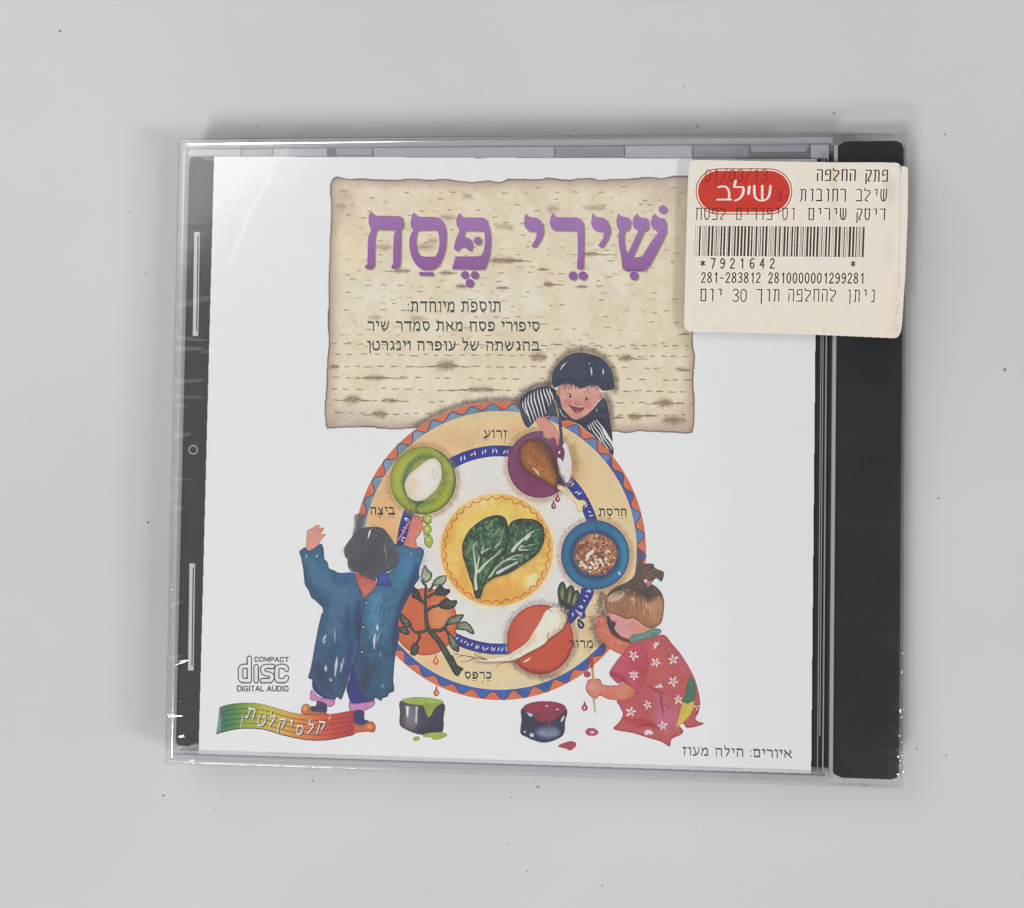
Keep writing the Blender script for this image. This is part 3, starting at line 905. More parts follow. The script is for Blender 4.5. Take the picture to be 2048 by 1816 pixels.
    c.fuzz(Z9(600, 900, 420, 1080, 200, 1190), (170, 146, 116), 90, 8, .9, .35, 3, clip=rr_, ang=2.6)
    c.line(Z9(750, 860, 735, 900, 735, 945), 1.4, (70, 60, 56), .8)
    c.line(Z9(900, 570, 960, 640, 975, 720, 940, 790), 1.8, (60, 52, 56), .8, w1=1)
    c.line(Z9(740, 560, 780, 590, 810, 600), 2, (70, 62, 60), .7, w1=.6)
    for q in ((-460, 1130, -380, 1150, -240, 1170, -60, 1200), (-60, 1200, -200, 1140, -120, 1130), (-30, 1210, -180, 1195, -330, 1160, -420, 1180), (300, 1225, 180, 1245, 120, 1270, 85, 1310), (-200, 1200, -300, 1230, -390, 1235), (20, 1110, 40, 1160)):
        c.line(Z9(*q), 1.6, (84, 66, 58), .85, w1=.6)
    c.fuzz(Z9(300, 1235, 420, 1320, 560, 1385, 720, 1420, 900, 1390), (110, 76, 66), 190, 11, 1, .35, 5)
    c.part("radish_leaves", "seder_plate")
    for q in ((915, 220, 875, 290, 870, 380, 890, 470, 950, 520, 970, 430, 975, 330, 950, 240), (1040, 265, 985, 310, 970, 430, 960, 530, 1030, 520, 1060, 420, 1075, 320), (1110, 325, 1060, 380, 1030, 470, 1000, 560, 1080, 520, 1130, 440, 1140, 370)):
        lf = cr(Z9(*q), 6)
        c.fill(lf, (96, 104, 84), var=.2, edge=((40, 44, 42), 3, .9))
        c.line(lf, 2.2, (40, 42, 40), .85, closed=True)
        m = lf.mean(0)
        c.line(np.array([m + (1, -9), m, m + (-1, 12)]), 1, (156, 160, 120), .7, wm=5)
    c.fuzz(Z9(900, 480, 960, 540, 1020, 560), (38, 40, 42), 120, 11, 1.3, .6, 4, ang=1.9)
    # band end below the teal bowl and its loose leaf shapes
    c.cur = ring
    be = cr(Z9(1170, 300, 1310, 320, 1320, 380, 1270, 480, 1215, 590, 1225, 660, 1170, 690, 1115, 640, 1040, 740, 995, 690, 1010, 600, 1080, 520, 1150, 430), 5)
    c.fill(be, (46, 62, 134), var=.12, edge=((30, 40, 96), 2, .6))
    for q in ((1225, 345, 1255, 325, 1282, 340, 1250, 350), (1215, 385, 1240, 400, 1248, 412), (1190, 445, 1210, 460, 1215, 470), (1130, 545, 1158, 520, 1180, 545, 1158, 550), (1050, 660, 1060, 630, 1052, 610), (1090, 570, 1140, 620, 1175, 660), (1150, 600, 1170, 618, 1182, 625)):
        c.line(Z9(*q), 1, (206, 212, 232), .9, wm=3.4)
    dr = cr(Z9(1120, 690, 1150, 690, 1200, 745, 1205, 790, 1165, 815, 1125, 790, 1118, 730), 5)
    c.fill(dr, (36, 46, 92), edge=((22, 24, 60), 2, .7))
    c.line(Z9(1145, 730, 1165, 770, 1172, 785), 1, (206, 206, 216), .9, wm=3)
    # parsley bowl
    Z10 = fr(780, 1120, .15656)
    bowl("parsley_bowl", 851, 1243.5, 64, 67.5, (198, 108, 76), ((190, 96, 64), .6), (150, 76, 60), halo=False)
    regb = c.region(ell(851, 1243.5, 64, 67.5))
    c.fill(ell(*Z10(640, 720)[0], 22, 26), (212, 150, 104), .7, soft=7, clip=regb, own=False)
    c.fill(ell(*Z10(620, 560)[0], 14, 12), (206, 130, 88), .5, soft=5, clip=regb, own=False)
    c.part("parsley_sprig", "seder_plate")
    G, GD = (84, 90, 74), (46, 50, 46)
    def stem(q, w0, w1):
        c.line(Z10(*q), w0 + 2.2, (40, 44, 42), .95, w1=w1 + 2, own=True)
        c.line(Z10(*q), w0 * .62, (84, 92, 84), .9, w1=w1 * .5, own=True)
    stem((850, 1420, 740, 1230, 640, 1060, 540, 940, 480, 860, 460, 700, 450, 520, 460, 330), 13, 3)
    stem((470, 660, 520, 610, 620, 580, 700, 560), 5, 3)
    stem((540, 900, 640, 900, 700, 860, 740, 790), 6, 4)
    stem((480, 890, 400, 920, 320, 920, 260, 850, 200, 770), 5, 3)
    stem((370, 930, 375, 1000, 330, 1080), 4, 3)
    stem((700, 880, 740, 930, 790, 1020), 5, 4)
    stem((460, 560, 400, 520, 340, 440), 4, 4)
    stem((480, 480, 540, 440, 620, 410), 4, 4)
    stem((460, 330, 420, 290, 400, 250), 3, 2)
    stem((500, 400, 540, 340, 590, 290), 3, 2)
    c.line(Z10(760, 1240, 850, 1420, 860, 1460), 15, (62, 72, 66), .95, w1=12, own=True)
    c.line(Z10(800, 1300, 870, 1440), 8, (78, 88, 82), .7, w1=9)
    c.fill(Z10(840, 1330, 945, 1390, 880, 1460, 835, 1470, 790, 1400), (70, 78, 72), edge=((34, 40, 38), 2, .8))
    def leaf(q, col=G, vein=True):
        lf = rough(Z10(*q), .5, 5)
        c.fill(lf, col, var=.22, edge=((36, 42, 38), 2.4, .9))
        c.line(lf, 1.5, (36, 40, 38), .9, smooth=False, closed=True)
        if vein:
            a = np.array(Z10(*q))
            m = a.mean(0)
            for k in range(0, len(a), 2):
                c.line(np.array([m, (m + a[k]) / 2 + RNG.normal(0, .5, 2), m + (a[k] - m) * .82]), 1.6, (150, 160, 130), .7, w1=.8)
    LG = (150, 164, 136)
    leaf((440, 75, 410, 140, 400, 210, 430, 270, 470, 285, 520, 240, 530, 170, 480, 120), LG)
    leaf((715, 200, 640, 210, 570, 250, 535, 330, 600, 325, 680, 310, 715, 260), LG)
    leaf((660, 330, 600, 350, 580, 420, 600, 450, 680, 455, 740, 440, 765, 380, 700, 370), (66, 72, 68), False)
    leaf((710, 490, 650, 530, 620, 590, 700, 630, 780, 620, 850, 570, 850, 520, 780, 520), (72, 78, 74), False)
    leaf((940, 700, 830, 710, 750, 750, 720, 830, 790, 820, 870, 800, 910, 760), (110, 122, 102))
    leaf((880, 810, 850, 880, 960, 900, 1060, 950, 1070, 910, 1030, 840, 970, 790), (118, 132, 112))
    leaf((740, 930, 750, 1040, 800, 1140, 870, 1170, 880, 1110, 850, 1030, 790, 960), (92, 104, 88))
    leaf((330, 1060, 280, 1090, 265, 1200, 310, 1220, 350, 1180, 370, 1100), (84, 92, 80), False)
    leaf((300, 350, 280, 470, 340, 500, 410, 540, 390, 460, 350, 380), (72, 74, 70), False)
    leaf((140, 690, 140, 800, 220, 860, 280, 830, 230, 760), (84, 86, 82))
    leaf((110, 880, 160, 940, 250, 950, 230, 890, 170, 850), (86, 88, 84), False)
    # lettuce dish
    Z8 = fr(860, 960, .15656)
    c.cur = plate
    c.fill(ell(993.5, 1100, 118, 118), (226, 206, 150), .5, soft=6, own=False)
    c.part("lettuce_dish", "seder_plate")
    dish = ell(993.5, 1100, 112.5, 112, 0, 120)
    c.fill(dish, (224, 196, 108), var=.07, grad=(1040, 1000, 930, 1190, (224, 170, 88)), tint=((230, 206, 126), .6), edge=((222, 156, 78), 9, .6))
    rd = c.region(dish)
    c.fill(ell(960, 1000, 50, 14, -.3), (228, 216, 160), .6, soft=9, clip=rd, own=False)
    c.fill(ell(1010, 1180, 40, 14, -.2), (224, 158, 82), .6, soft=9, clip=rd, own=False)
    c.fill(ell(1062, 1163, 10, 18, .5), (232, 222, 176), .85, soft=3.5, clip=rd, own=False)
    c.fuzz(ell(993, 1100, 100, 100, 0, 90), (206, 150, 70), 380, 11, .9, .22, 7, clip=rd)
    sc = []
    for i in range(34):
        a0, a1 = i / 34 * 6.2832, (i + 1) / 34 * 6.2832
        u = np.linspace(0, 1, 9)
        dr_ = 6.5 + RNG.normal(0, .9)
        rr = 108.5 - dr_ * np.sin(np.pi * u) ** .8
        th = a0 + (a1 - a0) * u
        sc.append(taper(np.c_[993.5 + rr * np.cos(th), 1100 + rr * np.sin(th)], 1.5, 1.5, 2.6))
    c.fill(sc, (190, 96, 40), .95, own=False)
    c.part("lettuce_leaves", "seder_plate")
    l2 = cr(Z8(1005, 600, 1050, 535, 1150, 500, 1250, 500, 1360, 520, 1430, 580, 1458, 680, 1450, 790, 1400, 900, 1320, 985, 1220, 1055, 1100, 1135, 980, 1200, 850, 1235, 740, 1300, 680, 1370, 645, 1490, 600, 1480, 700, 1100, 900, 800), 5)
    l1 = cr(Z8(800, 460, 700, 495, 600, 560, 510, 640, 450, 740, 415, 850, 420, 960, 450, 1060, 480, 1150, 510, 1250, 550, 1360, 580, 1490, 625, 1500, 660, 1400, 720, 1270, 800, 1140, 880, 1000, 960, 900, 995, 800, 1000, 640, 975, 520, 930, 470, 870, 455), 5)
    c.fill(l2 + (1.5, 3), (150, 116, 60), .6, soft=3, own=False)
    for lf in (l2, l1):
        c.fill(lf, (70, 102, 80), var=.3, tint=((48, 76, 64), .9), edge=((38, 56, 50), 4, .85), grain=.08)
        rl = c.region(lf)
        c.fuzz(lf, (36, 54, 50), 150, 10, 1.4, .4, 6, clip=rl)
        o = lf.mean(0)
        for col, n_, al in (((132, 158, 118), 70, .5), ((34, 54, 52), 80, .55), ((168, 186, 150), 34, .5)):
            B = []
            for _ in range(n_):
                p0 = lf[RNG.integers(len(lf))] * RNG.uniform(.1, .8)
                p0 = o + (lf[RNG.integers(len(lf))] - o) * math.sqrt(RNG.uniform(.02, .85))
                th = math.atan2(p0[1] - 1195, p0[0] - 955) + RNG.normal(0, .45)
                l_ = RNG.uniform(4, 13)
                u_ = np.array([math.cos(th), math.sin(th)]) * l_
                B.append(np.array([p0, p0 + u_ * .5 + RNG.normal(0, 1, 2), p0 + u_]))
            c.fill([taper(q, .8, .6, RNG.uniform(2, 4.5)) for q in B], col, al, soft=.6, clip=rl, own=False)
        c.dots(o[0], o[1], 34, 44, 70, 2, 6, [(110, 140, 100), (44, 70, 60), (130, 156, 112)], .45, .5, clip=rl)
        c.line(lf, 1.8, (38, 52, 48), .85, smooth=False, closed=True)
    V = (212, 212, 196)
    for q, w, w1 in (((590, 1400, 580, 1250, 600, 1120, 640, 960, 690, 830), 6.5, 1.2), ((590, 1180, 575, 1040, 555, 900, 570, 820, 610, 780), 4, 1), ((610, 1180, 720, 1060, 830, 970, 920, 880), 6, 1), ((650, 940, 720, 890, 790, 870), 3.5, .8), ((830, 860, 890, 800, 920, 720), 2.6, .8),
                     ((1050, 910, 1110, 830, 1200, 750, 1270, 690, 1330, 655), 7, 2), ((1130, 880, 1200, 840, 1330, 825), 3, 1), ((1140, 895, 1280, 890), 3.4, 1), ((1220, 760, 1270, 720, 1290, 700), 6, 2), ((760, 1240, 850, 1120, 960, 1030, 1110, 1010), 4, 1.4), ((860, 1190, 980, 1120, 1120, 1050), 7, 3), ((980, 1020, 1080, 970, 1180, 960), 3, 1)):
        c.line(Z8(*q), w, V, .9, w1=w1, soft=.5)
    for q in ((660, 1060, 640, 940, 600, 850), (700, 1000, 760, 930, 850, 900), (1000, 970, 1100, 930, 1330, 910), (880, 1000, 960, 930, 1000, 800), (760, 1180, 830, 1060, 900, 980), (1170, 800, 1220, 830, 1330, 780), (980, 990, 1060, 950), (780, 1250, 960, 1180, 1180, 1050)):
        c.line(Z8(*q), 2, (34, 52, 52), .8, w1=1, wm=4.5, soft=.6)
    for q in ((540, 640, 570, 600), (720, 620, 800, 560), (780, 740, 860, 660, 900, 600), (900, 700, 950, 600), (520, 880, 480, 940), (800, 1150, 900, 1080), (700, 1230, 760, 1100)):
        c.line(Z8(*q), 2, (140, 164, 112), .65, w1=2, wm=7, soft=1.5)
    # plate lettering
    c.part("plate_lettering", "seder_plate")
    K = (52, 44, 44)
    def vow(*pts):
        c.fill([ell(x, y, .95, .95, 0, 10) for x, y in pts], K, .95)
    c.word("זרוע", 967.5, 1014.5, 860.5, 876, 1.0, 1.7, K); vow((1009.5, 880), (1009.5, 883.5), (988, 856)); c.line([[969, 880], [976, 880]], 1.3, K, .9, smooth=False)
    c.part("plate_lettering", "seder_plate")
    c.word("ביצה", 740.5, 790, 1014, 1029, 1.05, 1.8, K); vow((780, 1034.5), (785.5, 1034.5), (760, 1036)); c.line([[757, 1033], [763, 1033]], 1.3, K, .9, smooth=False)
    c.part("plate_lettering", "seder_plate")
    c.word("חרסת", 1198, 1254, 1017, 1032, 1.05, 1.8, K); vow((1226, 1013), (1217, 1037), (1222, 1037), (1219.5, 1040), (1252, 1037), (1252, 1041)); c.line([[1241, 1037], [1247, 1037]], 1.3, K, .9, smooth=False)
    c.part("plate_lettering", "seder_plate")
    c.word("מרור", 1137.5, 1187, 1280.5, 1296, 1.0, 1.7, K); vow((1153, 1276), (1178, 1303)); c.line([[1175, 1300], [1181, 1300]], 1.3, K, .9, smooth=False)
    c.part("plate_lettering", "seder_plate")
    c.word("כרפס", 929.5, 983.5, 1343.5, 1357, 1.05, 1.8, K); vow((966, 1362), (966, 1365.5), (976, 1350), (952, 1350)); c.line([[974, 1361.5], [981, 1361.5]], 1.3, K, .9, smooth=False); c.line([[946, 1361.5], [953, 1361.5]], 1.3, K, .9, smooth=False)
    return c


def figures_art(c):
    INK = (70, 64, 60)
    Z4 = fr(1000, 660, .19569)
    E1, E2, G1, G2, B8, B6 = fr(580, 1030, .15656), fr(580, 1230, .15656), fr(1140, 1100, .15656), fr(1140, 1250, .15656), fr(800, 1300, .29354), fr(230, 1180, .29354)
    SK, SKD = (208, 156, 144), (170, 100, 88)

    # ---------------- boy leaning over the plate
    boy = c.part("child_figure", None, "printed boy in a striped shirt leaning over the top of the plate")
    c.fuzz(Z4(520, 540, 530, 440, 600, 310, 700, 220, 830, 190, 960, 210, 1060, 280, 1140, 380, 1180, 500, 1180, 600), (130, 112, 88), 330, 9, 1.0, .4, 4)
    c.fuzz(Z4(1080, 640, 1110, 760, 1110, 900, 1060, 800), (120, 104, 84), 200, 11, 1.0, .4, 6)
    c.fuzz(Z4(180, 760, 210, 680, 300, 610, 420, 570, 500, 560), (96, 90, 92), 200, 10, 1.1, .4, 5)
    c.line(Z4(500, 600, 520, 470, 600, 320, 720, 230, 840, 205, 980, 235, 1080, 310, 1150, 420, 1180, 540, 1170, 640), 10, (92, 78, 66), .6, soft=4)
    c.line(Z4(195, 800, 205, 700, 290, 610, 420, 560, 520, 560), 9, (80, 74, 78), .6, soft=3.5)
    c.line(Z4(1080, 660, 1120, 780, 1140, 940, 1140, 1010), 9, (84, 72, 66), .55, soft=4)
    c.part("striped_shirt", boy)
    SH = (70, 74, 88)
    c.fill(cr(Z4(205, 720, 260, 650, 350, 605, 450, 575, 540, 590, 600, 660, 640, 800, 700, 870, 760, 915, 850, 890, 930, 830, 1000, 750, 1060, 690, 1100, 780, 1120, 900, 1145, 1050, 1152, 1270, 1120, 1210, 1050, 1160, 980, 1100, 900, 1040, 830, 980, 760, 945, 690, 920, 640, 930, 560, 880, 480, 880, 390, 910, 330, 965, 280, 1000, 230, 920, 205, 820), 4), SH, var=.12, tint=((92, 96, 108), .6), edge=((50, 52, 64), 2, .6))
    c.fill(cr(Z4(740, 930, 850, 990, 930, 1060, 1010, 1140, 1090, 1215, 1152, 1285, 1152, 1180, 1060, 1060, 900, 960), 4), (64, 66, 80), var=.1)
    sl1 = cr(Z4(218, 745, 262, 672, 350, 622, 450, 590, 545, 600, 575, 690, 505, 780, 475, 880, 390, 905, 330, 955, 290, 900, 250, 820), 4)
    sl2 = cr(Z4(862, 962, 930, 912, 1000, 888, 1080, 930, 1120, 1010, 1148, 1130, 1150, 1250, 1085, 1200, 1000, 1120, 930, 1030), 4)
    r1, r2 = c.region(sl1), c.region(sl2)
    c.fill(sl1, (62, 66, 80), var=.1)
    c.fill(sl2, (62, 64, 78), var=.1)
    W = (216, 216, 220)
    for x0, y0, x1, y1, x2, y2 in ((232, 730, 240, 800, 290, 880), (262, 690, 262, 780, 320, 960), (292, 665, 290, 760, 352, 940), (322, 645, 322, 740, 378, 910), (352, 628, 355, 720, 408, 905), (384, 615, 392, 700, 440, 890), (414, 606, 428, 690, 470, 860), (444, 598, 462, 670, 500, 780), (474, 595, 494, 650, 520, 760), (505, 598, 525, 650, 545, 720)):
        c.line(Z4(x0, y0, (x0 + x1) / 2 - 4, (y0 + y1) / 2, x1, y1, (x1 + x2) / 2 + RNG.normal(0, 3), (y1 + y2) / 2, x2, y2), 1.3, W, .95, w1=1.5, wm=3.0, clip=r1)
    for k in range(11):
        x, y = 866 + k * 25, (988 - k * 15 if k < 5 else 920 + (k - 5) * 34)
        w_ = [(x + 138 * t_ + 7 * math.sin(t_ * 9 + k), y + 235 * t_) for t_ in np.linspace(0, 1.25, 8)]
        c.line(Z4(*[v for p_ in w_ for v in p_]), 1.6, W, .95, w1=1.6, wm=2.6, clip=r2)
    c.line(Z4(310, 990, 340, 980, 380, 985), 1.6, (200, 200, 206), .7)
    c.line(Z4(610, 810, 640, 870, 690, 900), 2.2, (206, 206, 212), .8, w1=.8)
    c.line(Z4(985, 810, 990, 830), 2, (200, 200, 206), .8)
    c.part("face", boy)
    face = cr(Z4(585, 610, 575, 640, 585, 665, 615, 690, 625, 740, 645, 800, 690, 858, 740, 905, 775, 912, 850, 890, 920, 840, 965, 780, 985, 740, 1030, 705, 1058, 675, 1035, 640, 1015, 620, 960, 560, 880, 540, 800, 560, 700, 540, 620, 560), 4)
    c.fill(face, SK, var=.04, tint=((214, 168, 154), .6), edge=((184, 120, 112), 2.4, .5))
    rf = c.region(face)
    for x, y, rx, ry, col, a in ((690, 740, 9, 8, (204, 118, 110), .6), (890, 760, 10, 8, (204, 118, 110), .6), (790, 745, 8, 6, (196, 124, 112), .6), (780, 880, 14, 5, (190, 122, 112), .5), (800, 620, 20, 7, (222, 172, 156), .5), (595, 640, 3.5, 7, (196, 116, 106), .7), (1020, 690, 6, 4, (200, 122, 112), .6)):
        c.fill(ell(*Z4(x, y)[0], rx, ry), col, a, soft=2.5, clip=rf, own=False)
    for x, y in ((716, 678), (880, 710)):
        c.fill(ell(*Z4(x, y)[0], 2.6, 3.0), (60, 44, 52), .92)
        c.fill(ell(*Z4(x - 14, y - 6)[0], 1.5, 1.3), (226, 206, 198), .7, own=False)
    c.line(Z4(680, 660, 700, 650, 735, 662), 1.2, (110, 62, 60), .8, wm=1.8)
    c.line(Z4(850, 700, 885, 692, 915, 712), 1.2, (110, 62, 60), .8, wm=1.8)
    c.line(Z4(655, 600, 690, 582, 735, 600), 1.4, (130, 84, 80), .7, w1=.6)
    c.line(Z4(860, 640, 900, 632, 935, 660), 1.4, (130, 84, 80), .7, w1=.6)
    c.line(Z4(755, 745, 775, 762, 800, 768, 825, 760), 1.2, (160, 88, 82), .8)
    c.line(Z4(775, 690, 765, 725, 758, 745), .9, (180, 112, 104), .6)
    mo = cr(Z4(700, 765, 740, 785, 800, 800, 862, 795, 835, 832, 795, 852, 755, 835, 725, 800), 4)
    c.fill(mo, (136, 84, 102), edge=((104, 54, 72), 1.5, .7))
    c.fill(ell(*Z4(795, 840)[0], 6, 2.2), (190, 104, 104), .8, soft=.8, own=False)
    c.line(Z4(700, 764, 745, 783, 805, 797, 862, 793), 1.4, (120, 60, 70), .85)
    c.line(Z4(590, 615, 610, 640, 600, 670), 1.1, (160, 92, 84), .8)
    c.line(Z4(1015, 665, 1035, 670, 1020, 700), 1.1, (160, 92, 84), .8)
    c.part("hair", boy)
    hair = cr(Z4(530, 500, 545, 420, 590, 350, 645, 295, 725, 248, 820, 230, 920, 245, 1020, 280, 1095, 345, 1142, 425, 1162, 510, 1165, 600, 1060, 622, 1025, 600, 1000, 565, 960, 570, 930, 565, 885, 580, 820, 597, 760, 562, 720, 550, 640, 552, 565, 590, 540, 570), 4)
    c.fill(hair, (74, 78, 92), var=.12, tint=((60, 62, 76), .7))
    rh = c.region(hair)
    B = []
    for x0, x1 in zip(np.linspace(640, 1080, 46), np.linspace(545, 1160, 46)):
        y1 = 560 + RNG.uniform(-30, 40)
        xm = x0 + (x1 - x0) * .45
        B.append(Z4(x0 + RNG.normal(0, 14), 270 + abs(x0 - 830) * .25, xm + RNG.normal(0, 8), 400, x1 + RNG.normal(0, 10), y1))
    c.batch([cr(q, 5, False) for q in B[::2]], 1.5, (104, 108, 122), .22, clip=rh)
    c.batch([cr(q, 5, False) for q in B[1::2]], 1.6, (54, 56, 70), .28, clip=rh)
    c.batch([Z4(x, 545, x + RNG.normal(0, 6), 580, x + RNG.normal(0, 10), 600 + RNG.uniform(-10, 20)) for x in np.linspace(600, 1050, 30) if not 740 < x < 760], 1.4, (66, 66, 80), .8)
    for k in range(46):
        x = 545 + k * 13.4 + RNG.normal(0, 4)
        y = np.interp(x, [545, 600, 700, 820, 900, 1000, 1060, 1160], [560, 560, 545, 580, 545, 570, 600, 590])
        c.line(Z4(x, y - 60, x + RNG.normal(0, 5), y - 10, x + RNG.normal(4, 9), y + RNG.uniform(8, 34)), 3.2, (66, 68, 82), .8, w1=.6)
    for k in range(40):
        a = math.pi + k / 39 * math.pi
        p0 = Z4(845 + 305 * math.cos(a), 560 + 322 * math.sin(a))[0]
        u = np.array([math.cos(a), math.sin(a)])
        c.line(np.array([p0 - u * 6, p0, p0 + u * RNG.uniform(1, 3.5) + (RNG.normal(0, 1), RNG.uniform(0, 2))]), 2.4, (76, 78, 90), .55, w1=.6, soft=.5)
    for q, w in (((615, 410, 640, 370, 680, 332), 3.0), ((925, 380, 935, 420, 938, 470), 3.2), ((1050, 395, 1056, 425, 1054, 460), 3.0), ((905, 330, 915, 345, 912, 350), 1.6)):
        c.line(Z4(*q), .8, (214, 218, 226), .92, wm=w)
    c.part("hand", boy)
    hand = cr(Z4(365, 925, 430, 888, 500, 925, 560, 985, 590, 1040, 605, 1095, 598, 1170, 580, 1190, 570, 1120, 545, 1100, 520, 1110, 480, 1112, 445, 1090, 440, 1050, 400, 990), 4)
    c.fill(hand, (210, 150, 136), var=.05, tint=((220, 160, 140), .5), edge=((164, 98, 90), 2, .6))
    for q in ((470, 1105, 480, 1060, 500, 1040), (510, 1108, 520, 1070, 535, 1050), (548, 1098, 555, 1065, 570, 1050), (585, 1180, 592, 1120, 590, 1080)):
        c.line(Z4(*q), 1.2, (150, 84, 80), .75, w1=.5)
    c.part("brush", boy)
    c.line(Z4(560, 720, 580, 800, 600, 900), 2, (190, 150, 116), .9, w1=3, own=True)
    c.fill(cr(Z4(600, 890, 615, 880, 630, 960, 640, 1060, 640, 1180, 615, 1190, 610, 1080, 600, 980), 4), (88, 76, 96), var=.1)
    c.line(Z4(545, 730, 570, 760, 580, 840), 1.6, (160, 116, 84), .8)
    tip = cr(Z4(580, 1200, 620, 1180, 650, 1210, 662, 1260, 652, 1320, 640, 1345, 625, 1320, 605, 1310, 580, 1280, 565, 1240), 4)
    c.fill(tip, (124, 60, 92), var=.08, edge=((84, 40, 72), 2, .7))
    c.fill(ell(*Z4(606, 1252)[0], 2, 3), (230, 214, 222), .95, own=False)

    # ---------------- child with raised arms, seen from behind
    kid = c.part("child_figure", None, "printed child in a long blue coat seen from behind with both arms raised")
    c.fill(cr(E1(830, 0, 825, 130, 800, 260, 870, 300, 930, 160, 950, 0), 4), (96, 92, 100), .75, soft=1.5, own=False)
    c.fuzz(E1(1640, 380, 1690, 560, 1660, 700, 1660, 850), (190, 176, 192), 160, 12, 1.4, .4, 6)
    c.part("hand", kid)
    hl = cr(E1(205, 430, 210, 330, 215, 225, 235, 190, 280, 170, 300, 155, 345, 128, 378, 132, 375, 165, 425, 160, 430, 185, 412, 215, 400, 240, 455, 245, 450, 262, 415, 300, 385, 345, 345, 400, 240, 460), 4)
    c.fill(hl, (214, 154, 140), var=.05, tint=((206, 130, 112), .7), edge=((170, 104, 92), 1.6, .6))
    for q in ((250, 200, 270, 180, 285, 190), (300, 205, 318, 180, 330, 160), (345, 205, 355, 180, 375, 160), (385, 215, 400, 195, 425, 175)):
        c.line(E1(*q), 1.4, (150, 108, 88), .8, w1=.8)
    hr = cr(E1(1455, 400, 1480, 300, 1510, 200, 1535, 90, 1570, 20, 1620, 5, 1680, 40, 1702, 110, 1690, 190, 1650, 260, 1612, 310, 1612, 425), 4)
    c.fill(hr, (206, 130, 116), var=.06, tint=((216, 148, 126), .5), edge=((150, 80, 72), 2, .7))
    for q in ((1590, 60, 1600, 30, 1620, 15), (1630, 70, 1640, 40, 1660, 30), (1670, 90, 1680, 70, 1690, 70)):
        c.line(E1(*q), 1.2, (110, 60, 56), .8)
    c.line(E1(1340, 360, 1420, 260, 1480, 150, 1525, 80), 2, (196, 128, 108), .9, w1=4.5, own=True)
    c.line(E1(1380, 330, 1450, 220, 1510, 110), 1, (224, 160, 136), .8)
    c.part("trousers", kid)
    c.fill(cr(E2(290, 820, 300, 960, 420, 1055, 560, 1090, 600, 1000, 500, 880, 400, 820), 4), (62, 54, 116), var=.12, edge=((46, 40, 92), 2, .6))
    c.fill(cr(E2(722, 930, 745, 1040, 790, 1135, 930, 1125, 1075, 1095, 1040, 1000, 900, 850, 800, 640, 760, 800), 4), (50, 50, 128), var=.12, edge=((36, 36, 96), 2.5, .7))
    for q in ((272, 955, 258, 1080, 330, 1098, 420, 1135, 505, 1175, 560, 1150, 572, 1090, 450, 1065, 345, 1030), (752, 1115, 768, 1225, 850, 1238, 960, 1222, 1065, 1165, 1085, 1100, 1000, 1110, 930, 1122, 800, 1132)):
        p = cr(E2(*q), 4)
        c.fill(p, (196, 136, 178), var=.06, tint=((176, 106, 156), .7), edge=((138, 72, 122), 2, .7))
    c.part("socks", kid)
    c.fill(cr(E2(350, 1095, 465, 1140, 462, 1250, 340, 1262, 245, 1245, 262, 1170, 330, 1160), 3), (84, 74, 104), var=.15)
    c.fill(cr(E2(815, 1225, 942, 1225, 950, 1330, 1005, 1350, 985, 1395, 900, 1405, 815, 1375), 3), (70, 62, 108), var=.15)
    c.part("shoes", kid)
    c.fill(cr(E2(140, 1240, 152, 1170, 195, 1135, 245, 1150, 270, 1215, 300, 1238, 460, 1250, 470, 1285, 300, 1285, 180, 1270), 4), (200, 116, 70), var=.08, tint=((178, 92, 58), .6), edge=((140, 70, 48), 2, .6))
    c.fill(ell(*E2(195, 1190)[0], 4, 7, .3), (232, 184, 146), .7, soft=2, own=False)
    c.fill(cr(E2(785, 1360, 850, 1395, 930, 1405, 990, 1370, 1050, 1360, 1092, 1410, 1090, 1470, 1060, 1502, 1000, 1492, 870, 1502, 790, 1520), 4), (192, 106, 62), var=.08, tint=((170, 84, 52), .6), edge=((134, 66, 46), 2, .6))
    c.fill(ell(*E2(1020, 1425)[0], 6, 4), (230, 170, 120), .7, soft=2, own=False)
    c.part("coat", kid)
    coat = np.vstack([E1(118, 470, 150, 440, 195, 412, 240, 458, 340, 402, 380, 368, 412, 382, 430, 440, 440, 560, 478, 600, 498, 680, 560, 705, 610, 735, 700, 742, 830, 745, 870, 850, 905, 970, 940, 1055, 1000, 1012, 1060, 950, 1100, 890, 1130, 750, 1255, 740, 1340, 660, 1380, 580, 1345, 470, 1330, 380, 1345, 370, 1450, 385, 1600, 428, 1645, 405, 1712, 455, 1700, 540, 1660, 660, 1648, 760, 1655, 810, 1590, 900, 1560, 980, 1500, 1080, 1440, 1200, 1400, 1300, 1385, 1400),
                      E2(1400, 240, 1385, 330, 1345, 520, 1325, 740, 1320, 850, 1332, 965, 1270, 1000, 1245, 1045, 1190, 1060, 1160, 1098, 1110, 1068, 1060, 1068, 1000, 1108, 920, 980, 860, 870, 800, 640, 760, 780, 725, 900, 695, 985, 652, 1082, 600, 1045, 560, 1085, 420, 1010, 340, 920, 292, 830, 232, 802, 262, 690, 310, 430, 360, 160, 400, 0),
                      E1(420, 1240, 410, 1180, 330, 1100, 270, 1050, 240, 970, 215, 930, 185, 870, 170, 700, 150, 600, 140, 540)])
    coat = cr(coat, 3)
    c.fill(coat, (74, 114, 142), var=.16, grad=(800, 1150, 660, 1420, (56, 88, 112)), tint=((74, 98, 132), .6), edge=((44, 62, 92), 3, .65), grain=.06)
    rc = c.region(coat)
